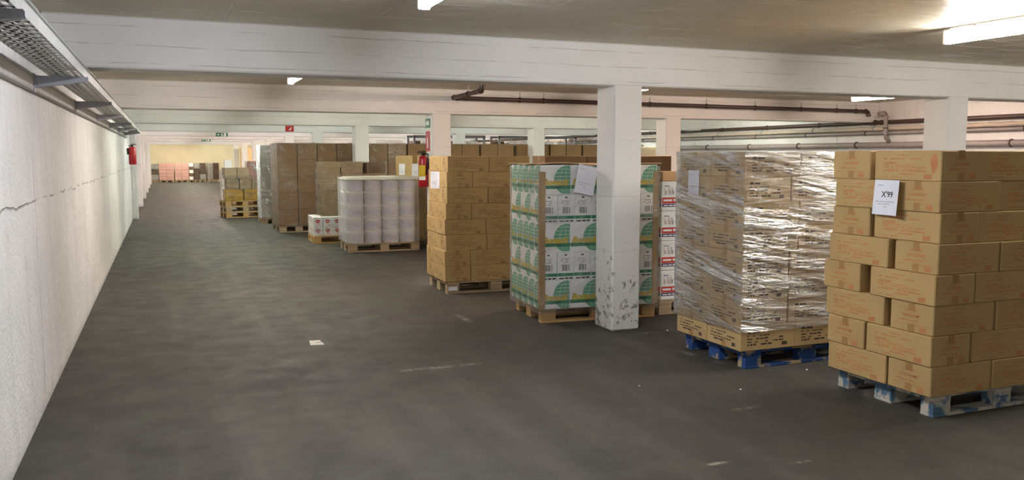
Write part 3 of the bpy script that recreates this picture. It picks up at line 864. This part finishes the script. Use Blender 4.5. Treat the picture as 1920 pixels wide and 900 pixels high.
# ---- red and white packs behind the front column
SP = Stack(4.60, 7.33, -2)
pallet((4.58, 7.31, 0), -2, 'brown wooden pallet under the red and white packs', 'pine_gr')
def proto_pack(l, w, h):
    rng = random.Random(8)
    b = MB().box((-l / 2, -w / 2, 0), (l / 2, w / 2, h), M['white_card'], .008)
    for k, F in faces_of(l, w, h).items():
        fl = l if k in ('front', 'back') else w
        for q in range(2):
            x0 = -fl * .42 + q * fl * .42
            x = x0 + .012
            while x < x0 + fl * .36:
                ww = rng.choice((.004, .007)); b.rect(F, x, h * .06, x + ww, h * rng.choice((.2, .3)), rng.choice((M['ink_black'], M['pink'], M['pipe_gr'])), .0012); x += ww + rng.choice((.005, .008, .014))
            b.words(F, x0 + .01, x0 + fl * .36, h * .33, h * .03, M['navy'], rng, .0012)
        b.rect(F, -fl * .5 + .01, -h * .24, fl * .5 - .01, -h * .04, M['red'], .0006)
        b.words(F, -fl * .42, fl * .42, -h * .17, h * .08, M['white_card'], rng, .0012)
        b.rect(F, -fl * .5 + .01, -h * .36, fl * .5 - .01, -h * .25, M['navy'], .0006)
        b.words(F, -fl * .42, fl * .42, -h * .33, h * .05, M['white_card'], rng, .0012)
    return b.build('shrink_pack')
pp = proto_pack(.30, .26, .298)
for k in range(4):
    for i in range(2):
        put(pp, SP, i * .304, 0, .30, .26, (3 - k) * .301, 'x', 'red and white barcode pack behind the front column, %s, %s' % (['outer one', 'inner one'][i], lay(k, 4)), 'pack', 'red and white packs behind the front column')
o = carton_proto(.34, .26, .095, M['peach'], '', 1, False); o.name = 'flat_carton'
o.location = SP.w(.18, .15, 4 * .301); tag(o, 'flat peach carton lying on top of the red and white packs', 'carton')

# ---- fourth stack: plain kraft cartons with brown print on a pine pallet
SD = Stack(2.965, 9.335, -2)
pallet((3.0, 9.35, 0), -2, 'weathered wooden pallet under the tall kraft stack left of the white cartons', 'pine_gr')
dh = .1815
protoD = carton_proto(.5, .31, dh, M['kraft_yel'], 'lwa_brown', 11)
for k in range(8):
    z = (7 - k) * dh; L = lay(k, 8); G = 'brown printed cartons left of the white cartons'
    d = [.045, .035, .035, .02, .004, .014, .0, .004][k]
    nm = 'brown printed carton, %s, stack left of the white cartons, ' + L
    if k in (0, 2, 4, 5):
        put(protoD, SD, d, .012, .5, .31, z, 'x', nm % 'near corner', 'carton', G)
        put(protoD, SD, d + .505, .0, .5, .31, z, 'x', nm % 'right side', 'carton', G)
        put(protoD, SD, d, .325, .31, .5, z, 'y', nm % 'far aisle end', 'carton', G)
        if k == 0: put(protoD, SD, d + .32, .33, .5, .31, z, 'x', nm % 'hidden rear', 'carton', G)
    else:
        put(protoD, SD, d, .0, .31, .5, z, 'y', nm % 'near corner', 'carton', G)
        put(protoD, SD, d + .315, .008, .5, .31, z, 'x', nm % 'right side middle', 'carton', G)
        put(protoD, SD, d, .51, .5, .31, z, 'x', nm % 'far aisle end', 'carton', G)
        put(protoD, SD, d + .85, .0, .31, .5, z, 'y', nm % 'right side outer end', 'carton', G)
sheet('paper_note', 'narrow white paper note on the aisle side of the tall kraft stack', turned(2.975, 9.70, 1.415), .12, .2, .01, None)
# label on its pallet block
MB().box((3.012, 9.343, .04), (3.12, 9.3475, .085), M['paper']).build('block_label')
bl_ = bpy.data.objects['block_label']; tag(bl_, 'small white label stuck to the corner block of the weathered pallet', 'label')

# ---- the row of brown stacks behind the white cartons
SD2 = Stack(4.26, 9.40, -1)
o2 = carton_proto(.56, .40, .24, M['kraft_dk'], '', 21, True)
for q in range(2):
    pallet(SD2.w(.02 + q * .93, .02, -.144), -1, ['wooden pallet hidden behind the white and green cartons', 'wooden pallet hidden behind the red and white packs'][q], 'pine_gr', .9, .8)
for k in range(6):
    for i, x in enumerate((0, .57, 1.2)):
        put(o2, SD2, x, 0, .56, .4, (5 - k) * .243, 'x', 'plain brown carton behind the white cartons, %s from the left end, %s' % (NTH[i], lay(k, 6)), 'carton', 'plain brown cartons behind the white cartons')

# ---- buckets under film
SE = Stack(2.785, 14.0, -1.2)
pallet((2.80, 14.02, 0), -1.2, 'weathered wooden pallet under the white buckets', 'pine_gr')
def make_bucket():
    r = .141; h = .216
    t = empty('bucket', (0, 0, 0))
    MB().lathe([(r * .93, 0), (r * .95, .004), (r * .985, h * .78), (r * 1.0, h * .8), (r * 1.02, h * .82), (r * 1.02, h * .86), (r * 1.0, h * .87), (r, h * .93)], M['plastic_white'], 20).build('body', t, True)
    MB().lathe([(r * 1.01, h * .90), (r * 1.03, h * .91), (r * 1.03, h * .99), (r * 1.0, h), (r * .94, h), (r * .92, h * .97), (0, h * .97)], M['plastic_white'], 20).build('lid', t, True)
    b = MB(); vs = []; fs = []; n = 8
    for a0 in (-PI / 2, PI):
        base = len(vs)
        for j, (rr, z) in enumerate(((r * .960, h * .18), (r * .984, h * .70))):
            for i in range(n + 1):
                a = a0 + (i / n - .5) * 1.5
                vs.append(((rr + .003) * math.cos(a), (rr + .003) * math.sin(a), z))
        fs += [(base + i, base + i + 1, base + n + 2 + i, base + n + 1 + i) for i in range(n)]
    b.add(vs, fs, M['bucket_label']).build('label', t, True)
    MB().tube([(r * 1.035 * math.cos(a), r * 1.035 * math.sin(a), h * (.72 - .3 * math.sin((a - PI) * 1))) for a in [PI + PI * k / 10 for k in range(11)]], .003, M['steel'], 5).build('handle', t)
    return t
bk = make_bucket(); first = True
for k in range(5):
    for (i, j) in [(0, 0), (1, 0), (2, 0), (3, 0), (0, 1), (0, 2)]:
        o = bk if first else copy_tree(bk); first = False
        o.location = SE.w(.15 + i * .297, .15 + j * .29, (4 - k) * .217)
        o.rotation_euler.z = random.uniform(-.3, .3)
        wh = 'at the near corner' if (i, j) == (0, 0) else ('%s to the right of the corner' % ['', 'first', 'second', 'third'][i] if j == 0 else '%s behind the corner on the aisle side' % ['', 'first', 'second'][j])
        tag(o, 'white lidded bucket under film, %s, %s' % (wh, lay(k, 5)), 'bucket', 'white buckets under film')
film('stretch_film', 'milky stretch film round the white buckets', SE, 1.19, .87, .145, 1.245, M['film_e'], .004, 6, .012, 0)
b = MB(); n = 14; vs = []
for d in (0, .002):
    for j in range(n + 1):
        for i in range(n + 1):
            x, y = -.02 + 1.23 * i / n, -.02 + .91 * j / n
            e = max(abs(i / n - .5), abs(j / n - .5)) * 2
            vs.append(SE.w(x, y, 5 * .217 + .004 + .025 * (1 - e ** 2) + .008 * mnoise.noise(Vector((i * .6, j * .6, 3))) - (.03 if e > .99 else 0) + d))
N = (n + 1) ** 2; fs = []
for j in range(n):
    for i in range(n):
        a = j * (n + 1) + i; fs += [(a, a + n + 1, a + n + 2, a + 1), (N + a, N + a + 1, N + a + n + 2, N + a + n + 1)]
tag(b.add(vs, fs, M['sheet']).build('cover_sheet', None, True), 'milky plastic cover sheet over the top of the white buckets', 'plastic sheet')

# ---- small red and white packs on a low pallet
SH = Stack(2.50, 15.72, -2)
pallet((2.49, 15.70, 0), -2, 'low raw pine pallet with the small red marked boxes', 'pine')
def proto_small():
    rng = random.Random(2); l, w, h = .17, .19, .168
    b = MB().box((-l / 2, -w / 2, 0), (l / 2, w / 2, h), M['white_card'], .005)
    for k, F in faces_of(l, w, h).items():
        fl = l if k in ('front', 'back') else w
        b.poly(F, [(-.005 + .04 * math.cos(a) * (1 + .3 * math.sin(3 * a)), .005 + .034 * math.sin(a) * (1 + .2 * math.cos(5 * a))) for a in [2 * PI * q / 12 for q in range(12)]], M['red'])
        b.words(F, -fl * .35, fl * .35, -h * .38, h * .06, M['red'], rng); b.words(F, -fl * .35, fl * .2, h * .36, h * .05, M['ink_black'], rng)
        b.words(F, -.03, .035, 0, .012, M['white_card'], rng, .0014)
    return b.build('small_box')
ps = proto_small()
for k in range(2):
    for i in range(6):
        put(ps, SH, i * .172, 0, .17, .19, (1 - k) * .17, 'x', 'small red marked white box, low pallet, %s from the left, %s' % (NTH[i], ['upper layer', 'lower layer'][k]), 'box', 'small red marked boxes')
    for j in range(1, 4):
        put(ps, SH, 0, j * .192, .17, .19, (1 - k) * .17, 'x', 'small red marked box, low pallet, aisle side, %s behind the corner, %s' % (NTH[j - 1], ['upper layer', 'lower layer'][k]), 'box', 'small red marked boxes')
film('stretch_film', 'thin clear film over the small red marked boxes', SH, 1.03, .77, .15, .487, M['film_c'], .004, 21, .01, .3)

# ---- greyish flat cartons behind the buckets
SG = Stack(2.76, 16.62, 0)
pallet((2.78, 16.64, 0), 0, 'wooden pallet hidden behind the buckets under the flat greyish cartons', 'pine_gr')
gl, gh = .42, .1115
pgr = carton_proto(gl, .38, gh, M['kraft_gr'], 'few', 31, False); pgr.name = 'flat_carton'
for k in range(12):
    for i in range(3):
        if i == 2 and k < 2: continue
        off = .0 if k % 2 else .02
        put(pgr, SG, off * (1 if i == 0 else .6) + i * (gl + .012), 0, gl, .38, (11 - k) * gh, 'x', 'flat greyish carton behind the buckets, %s from the left, %s row from the top' % (NTH[i], (NTH + ['eighth', 'ninth', 'tenth', 'eleventh', 'twelfth'])[k]), 'carton', 'flat greyish cartons behind the buckets', .6)
film('stretch_film', 'creased film over the flat greyish cartons', SG, 1.32, .4, .15, 1.487, M['film_f'], .005, 23, .012, .04)
dk = carton_proto(.4, .36, .21, M['brown_dk'], '', 5, False); dk.name = 'dark_carton'  # dark brown box put in for the shade where cartons are missing
dk.location = SG.w(1.1, .2, 10 * gh); dk.rotation_euler.z = .2; tag(dk, 'small dark brown carton on the right end of the flat greyish cartons', 'carton')

# ---- yellowish cartons with two notes, between the buckets and the fire extinguisher
pj = carton_proto(.39, .30, .292, M['kraft_yel'], 'few', 41, True)
for q, (y, nm) in enumerate(((13.55, 'near'), (15.05, 'far'))):
    SJ = Stack(4.18, y, 0)
    pallet((4.2, y + .02, 0), 0, 'wooden pallet hidden behind the buckets, %s stack with a paper note' % nm, 'pine_gr', 1.2, 1.2)
    for k in range(5):
        for j in range(3):
            put(pj, SJ, 0, j * .394, .3, .39, (4 - k) * .292, 'y', 'yellowish carton, %s stack behind the buckets, %s from the front, %s' % (nm, NTH[j], lay(k, 5)), 'carton', 'yellowish cartons with paper notes')
sheet('paper_note', 'small white note on the yellowish cartons, left one of two behind the buckets', turned(4.145, 15.62, 1.45), .13, .21, .01, None)
sheet('paper_note', 'small white note on the yellowish cartons, right one of two behind the buckets', turned(4.130, 14.62, 1.46), .16, .22, .01, None)

# ---- tall brown wall of film wrapped cartons behind
pf = carton_proto(.395, .38, .343, M['kraft_dk'], 'few', 51, True); pf.name = 'tall_carton'
fx = [2.19, 3.02, 4.12, 4.97, 5.82, 6.67, 7.55, 8.4, 9.25, 10.1]
NF = ['leftmost', 'second', 'third', 'fourth', 'fifth', 'sixth', 'seventh', 'eighth', 'ninth', 'tenth']
for q, x in enumerate(fx):
    SF = Stack(x, 18.22 if q != 1 else 18.24, 0)
    full = q < 3
    pallet((x + .01, SF.y + .02, 0), 0, 'wooden pallet under the %s tall brown stack of the back row' % NF[q], 'pine_gr', .8, 1.2)
    for k in range(5):
        if k >= 1 and not full:
            if k == 1:
                b = MB()
                for kk in range(4):
                    for i in range(2): b.box((i * .4, 0, .144 + kk * .344), (i * .4 + .395, .38, .144 + kk * .344 + .342), M['kraft_dk'], .004)
                o = b.build('buried_cartons'); o.location = (x, SF.y, 0)
                tag(o, 'buried lower cartons of the %s tall brown stack in the back row' % NF[q], 'cartons', None, 'stuff')
            continue
        for i in range(2):
            put(pf, SF, i * .408, 0, .395, .38, (4 - k) * .344, 'x', 'tall brown carton, %s stack of the back row, %s half, %s' % (NF[q], ['left', 'right'][i], lay(k, 5)), 'carton', 'tall brown cartons of the back row', .3)
        if q == 0:
            for j in (1, 2): put(pf, SF, 0, j * .385, .395, .38, (4 - k) * .344, 'x', 'tall brown carton, leftmost back stack, aisle side, %s behind the corner, %s' % (NTH[j - 1], lay(k, 5)), 'carton', 'tall brown cartons of the back row', .3)
    if full:
        film('stretch_film', 'creased film round the %s tall brown stack of the back row' % NF[q], SF, .8, 1.16, .13, 1.875, M['film_f'], .007, 30 + q, .010, .05)

# ---- olive cartons on two stacked pallets in the aisle
SK = Stack(1.46, 23.1, 8)
pallet((1.47, 23.1, 0), 8, 'lower of two stacked wooden pallets under the mustard boxes', 'pine', 1.0, .8)
pallet((1.47, 23.1, .144), 8, 'upper of two stacked wooden pallets under the mustard boxes', 'pine_gr', 1.0, .8)
pallet((1.46, 23.1, .288), 8, 'topmost wooden pallet directly under the mustard boxes', 'pine', 1.0, .8)
pk = carton_proto(.44, .34, .30, M['mustard'], 'few', 61, True); pk.name = 'mustard_box'
pk2 = carton_proto(.30, .30, .28, M['kraft_gr'], 'few', 62, True); pk2.name = 'olive_box'
KK = [(pk, .0, 0, .44, .34, .288, 'mustard yellow box on the left of the triple pallet stack'), (pk, .48, .02, .44, .34, .288, 'mustard yellow box on the right of the triple pallet stack'),
      (pk2, .05, .02, .3, .3, .588, 'olive brown box on the left mustard box'), (pk2, .37, .03, .3, .3, .588, 'olive brown box in the middle above the mustard boxes'),
      (pk2, .69, .03, .3, .3, .588, 'olive brown box on the right mustard box'), (pk2, .0, .02, .3, .3, .868, 'olive brown box on the second tier, left'),
      (pk2, .32, .03, .3, .3, .868, 'olive brown box on the second tier, middle')]
for (pr, x, y, lx, ly, z, lab) in KK: put(pr, SK, x, y, lx, ly, z, 'x', lab, 'box', 'boxes on the triple pallet stack', 2)
wb = box_obj('white_box', (-.09, -.08, 0), (.09, .08, .2), M['white_card'], None, .004); wb.location = SK.w(.12, .16, 1.148); tag(wb, 'small white box on top of the olive boxes', 'box')
film('stretch_film', 'crumpled clear film over the olive and mustard boxes', SK, .96, .5, .44, 1.1, M['film_f'], .02, 41, .02, .1)

# ---- white wrapped loads behind
def load(name, label, x, y, yaw, lx, ly, h, rows, m, fm=None, seed=0, cols=2):
    t = empty(name, (x, y, 0), math.radians(yaw), label, 'pallet load')
    b = MB()
    for yy in (0, ly / 2 - .05, ly - .1):
        for xx in (0, lx / 2 - .07, lx - .14): b.box((xx, yy, 0), (xx + .14, yy + .1, .1), M['pine_gr'])
    b.box((0, 0, .1), (lx, ly, .144), M['pine_gr']); b.build('pallet', t)
    rh = (h - .144) / rows; rng = random.Random(seed)
    for k in range(rows):
        for c in range(cols):
            cw_ = lx / cols
            MB().box((c * cw_ + .004, rng.uniform(0, .02), .144 + k * rh), ((c + 1) * cw_ - .004, ly - .02, .144 + (k + 1) * rh - .006), m[(k * cols + c) % len(m)] if isinstance(m, list) else m, .006).build('carton', t)
    if fm:
        S_ = Stack(x, y, yaw, 0)
        f = film('wrap', None, S_, lx, ly, .12, h, fm, .014, seed + 50, .012, .08)
        f.parent = t; f.matrix_parent_inverse = t.matrix_basis.inverted()
        del f['category']
    return t
load('wrapped_load', 'tall white film wrapped load left of the tall brown stacks', 2.12, 20.9, 0, .62, .8, 1.86, 4, M['grey_card'], M['film_w'], 3, 1)
load('wrapped_load', 'pinkish film wrapped load behind the mustard boxes', 2.15, 24.6, 0, .9, .9, 1.45, 3, M['pink'], M['film_w'], 4)
load('grey_load', 'pale grey load in the aisle beyond the mustard boxes', 1.75, 29.6, 0, .8, .8, 1.12, 3, M['grey_card'], None, 5, 2)
load('orange_load', 'orange boxes far behind the mustard boxes', 2.9, 33.0, 0, 1.2, .9, 1.38, 4, M['orange'], None, 6, 3)
load('red_load', 'dark red boxes beside a far column', 4.05, 36.5, 0, .8, .8, 1.55, 4, M['sign_red'], None, 7, 2)
load('brown_load', 'brown boxes standing by the far columns', 4.2, 43.0, 0, 1.1, .8, 2.0, 5, M['kraft'], None, 8, 2)
load('peach_load', 'peach coloured tall boxes near the end wall', 4.1, 50.5, 0, 1.2, .8, 2.05, 4, M['peach'], None, 9, 2)
far = [(-.66, .38, 1.12, [M['grey_card'], M['brown_dk'], M['grey_card']], 'grey and brown load in the left corner of the end wall', 3, 1),
       (-.24, .84, 1.16, M['pink'], 'left one of two pink loads at the end wall', 5, 2), (.64, .80, 1.16, M['pink'], 'right one of two pink loads at the end wall', 5, 2),
       (1.46, .24, 1.14, [M['white_card'], M['brown_dk']], 'narrow white and brown load right of the pink ones', 5, 1),
       (1.74, .68, 1.16, [M['brown_dk'], M['grey_card'], M['brown_dk']], 'brown load with grey middle at the end wall', 3, 2),
       (2.50, .68, 1.16, [M['grey_card'], M['brown_dk']], 'rightmost grey and brown load at the end wall', 3, 2)]
for q, (x, w, h, m, lab, rows, cols) in enumerate(far):
    load('far_load', lab, x, 55.7, 0, w, .8, h, rows, m, M['film_f'] if q in (0, 4, 5) else None, 60 + q, cols)

# ---- steel rack with white containers far behind the brown row
def rack(x, y, L, label):
    t = empty('steel_rack', (x, y, 0), 0, label, 'rack')
    n = max(2, int(L / .9))
    for k in range(n + 1):
        for yy in (0, .7): box_obj('upright', (L * k / n - .03, yy - .03, 0), (L * k / n + .03, yy + .03, 2.18), M['bracket'], t)
    for z in (1.7, 2.14):
        for yy in (-.03, .7): box_obj('rack_beam', (-.03, yy, z), (L + .03, yy + .03, z + .07), M['bracket'], t)
    box_obj('shelf', (0, 0, 1.77), (L, .7, 1.785), M['pine_gr'], t)
    return t
rack(6.9, 24.6, 2.2, 'grey steel rack seen above the back row, left of the second column line')
rack(9.6, 24.6, 2.6, 'grey steel rack seen above the back row, right of the second column line')
for i in range(12):
    x = (7.0 + i * .36) if i < 6 else (9.68 + (i - 6) * .42)
    b = MB().box((-.13, -.2, 0), (.13, .2, .25), M['white_card'] if i % 3 else M['brown_dk'], .02); b.tube([(0, -.05, .25), (0, -.05, .30)], .04, M['white_card'], 10)
    o = b.build('canister'); o.location = (x, 24.9, 1.787)
    tag(o, '%s canister on the %s steel rack, %s from its left' % ('white' if i % 3 else 'brown', 'left' if i < 6 else 'right', NTH[i % 6]), 'canister', 'canisters on the steel racks')
load('wrapped_load', 'film wrapped brown load under the pipes right of the front column', 8.9, 16.0, 0, 1.2, .8, 1.80, 4, M['kraft_gr'], M['film_f'], 77, 2)

# ------------------------------------------------------------------ fire extinguishers and signs
def extinguisher(loc, rz, label, H=.5, r=.075, lab=True):
    t = empty('fire_extinguisher', loc, rz, label, 'extinguisher')
    MB().lathe([(r * .9, 0), (r, .015), (r, H * .78), (r * .85, H * .84), (r * .4, H * .88), (r * .3, H * .9)], M['ext_red'], 18).build('cylinder', t, True)
    b = MB(); b.lathe([(r * .35, H * .89), (r * .38, H * .95), (r * .2, H * .98)], M['black'], 12)
    b.box((-.012, -.09, H * .96), (.012, .03, H * .985), M['black'], .003); b.box((-.012, -.08, H * 1.0), (.012, .03, H * 1.025), M['black'], .003)
    b.build('valve_head', t)
    MB().tube([(0, .02, H * .94), (.05, .06, H * .93), (r + .01, .05, H * .8), (r + .012, .02, H * .35)], .011, M['black'], 8).build('hose', t, True)
    b = MB(); vs = []
    for z in (H * .3, H * .62):
        vs += [((r + .0015) * math.cos(a), (r + .0015) * math.sin(a), z) for a in [-1.35 + 1.5 * k / 8 for k in range(9)]]
    b.add(vs, [(k, k + 1, k + 10, k + 9) for k in range(8)], M['yellow'])
    vs = []
    for z in (H * .2, H * .3):
        vs += [((r + .0016) * math.cos(a), (r + .0016) * math.sin(a), z) for a in [-1.35 + 1.5 * k / 8 for k in range(9)]]
    b.add(vs, [(k, k + 1, k + 10, k + 9) for k in range(8)], M['sign_white'])
    if lab: b.build('label', t)
    MB().box((-.03, r * .9, H * .5), (.03, r + .03, H * .8), M['black']).build('wall_bracket', t)
    return t
extinguisher((3.635, 12.47, 1.13), -PI / 2, 'red fire extinguisher with yellow label on the second column', .53, .078)
e2 = extinguisher((XL + .115, 21.3, 1.40), PI / 2, 'red fire extinguisher hanging on the left wall under the tray end', .46, .08, False)

def sign(name, label, F, w, h, m, art):
    b = MB()
    P = [F.p(x, y, d) for d in (0, .006) for x, y in ((-w / 2, -h / 2), (w / 2, -h / 2), (w / 2, h / 2), (-w / 2, h / 2))]
    b.add(P, [(3, 2, 1, 0), (4, 5, 6, 7), (0, 1, 5, 4), (1, 2, 6, 5), (2, 3, 7, 6), (3, 0, 4, 7)], m)
    art(b, F)
    return tag(b.build(name), label, 'sign')
def art_exit(b, F):
    d = .008; W = M['sign_white']
    b.rect(F, .06, -.05, .13, .05, W, d)                              # doorway
    b.poly(F, [(-.02, .03), (.0, .05), (.02, .03), (0, .015)], W, d)  # running figure
    b.poly(F, [(-.03, .015), (.02, .02), (.03, -.02), (-.01, -.02)], W, d)
    b.poly(F, [(-.01, -.02), (.03, -.02), (.05, -.05), (.035, -.055)], W, d); b.poly(F, [(-.01, -.02), (.01, -.02), (-.03, -.055), (-.045, -.05)], W, d)
    b.poly(F, [(-.15, 0), (-.11, .035), (-.11, .012), (-.07, .012), (-.07, -.012), (-.11, -.012), (-.11, -.035)], W, d)
front = lambda x, y, z: Frame((x, y, z), (1, 0, 0), (0, 0, 1))
sign('exit_sign', 'green exit sign on the fifth beam over the aisle', front(1.78, 29.2 - .25 + .0, 2.27), .36, .12, M['sign_green'], art_exit).location.y = BEAMS[5] - .008 - 28.95
sign('exit_sign', 'distant green exit sign on a far beam over the aisle', front(1.8, BEAMS[7] - .008, 2.28), .36, .12, M['sign_green'], art_exit)
def art_ext(b, F):
    d = .008; W = M['sign_white']
    b.poly(F, [(-.01, -.05), (.03, -.03), (.06, .03), (.045, .045), (.01, .0), (-.02, -.03)], W, d)
sign('fire_sign', 'red fire equipment sign on the fourth beam over the storage rows', front(3.15, BEAMS[4] - .008, 2.315), .215, .15, M['sign_red'], art_ext)
def art_green(b, F):
    d = .008; W = M['sign_white']; b.rect(F, -.02, -.03, .07, .03, W, d); b.poly(F, [(-.09, 0), (-.03, .05), (-.03, -.05)], W, d)
sign('escape_sign', 'green escape route sign on the side of the second column', aisle(3.739, 12.55, 2.09), .22, .14, M['sign_green'], art_green)
def art_red(b, F):
    d = .008; W = M['sign_white']; b.rect(F, -.02, -.10, .03, .02, W, d); b.poly(F, [(-.02, .02), (.03, .02), (.015, .06), (-.005, .06)], W, d)
sign('extinguisher_sign', 'tall red extinguisher sign on the side of the second column', aisle(3.739, 12.56, 1.82), .2, .3, M['sign_red'], art_red)

# ------------------------------------------------------------------ litter on the floor
b = MB(); vs = []
for d in (0.001, .004):
    vs += [(1.10, 7.22, d), (1.215, 7.205, d), (1.20, 7.37, d + .006), (1.115, 7.385, d + .004)]
b.add(vs, [(3, 2, 1, 0), (4, 5, 6, 7), (0, 1, 5, 4), (1, 2, 6, 5), (2, 3, 7, 6), (3, 0, 4, 7)], M['sheet'])
b.rect(Frame((1.165, 7.28, .0075), (1, 0, 0), (0, 1, 0)), -.005, -.01, .035, .012, M['ink_brown'], 0)
tag(b.build('paper_scrap'), 'pale torn card lying alone in the middle of the aisle floor', 'litter')
for (x, y, r, lab) in ((4.42, 4.98, .011, 'white crumb on the floor before the bright blue pallet'), (3.62, 4.72, .010, 'white crumb on the open floor left of the rightmost pallet'),
                       (4.24, 6.62, .012, 'white crumb on the floor right of the front column'), (3.02, 5.06, .008, 'tiny pale crumb on the floor in front of the column')):
    b = MB(); rng = random.Random(x); n = 7
    b.add([(x + r * rng.uniform(.6, 1.1) * math.cos(2 * PI * k / n), y + r * rng.uniform(.6, 1.1) * math.sin(2 * PI * k / n), 0.0005) for k in range(n)] + [(x, y, r * .9)],
          [(k, (k + 1) % n, n) for k in range(n)] + [tuple(range(n))[::-1]], M['sign_white'])
    tag(b.build('litter_scrap'), lab, 'litter')

for o in list(bpy.data.objects):
    if o.parent is None and o.users_collection and o.name.startswith('carton') and 'label' not in o: bpy.data.objects.remove(o)
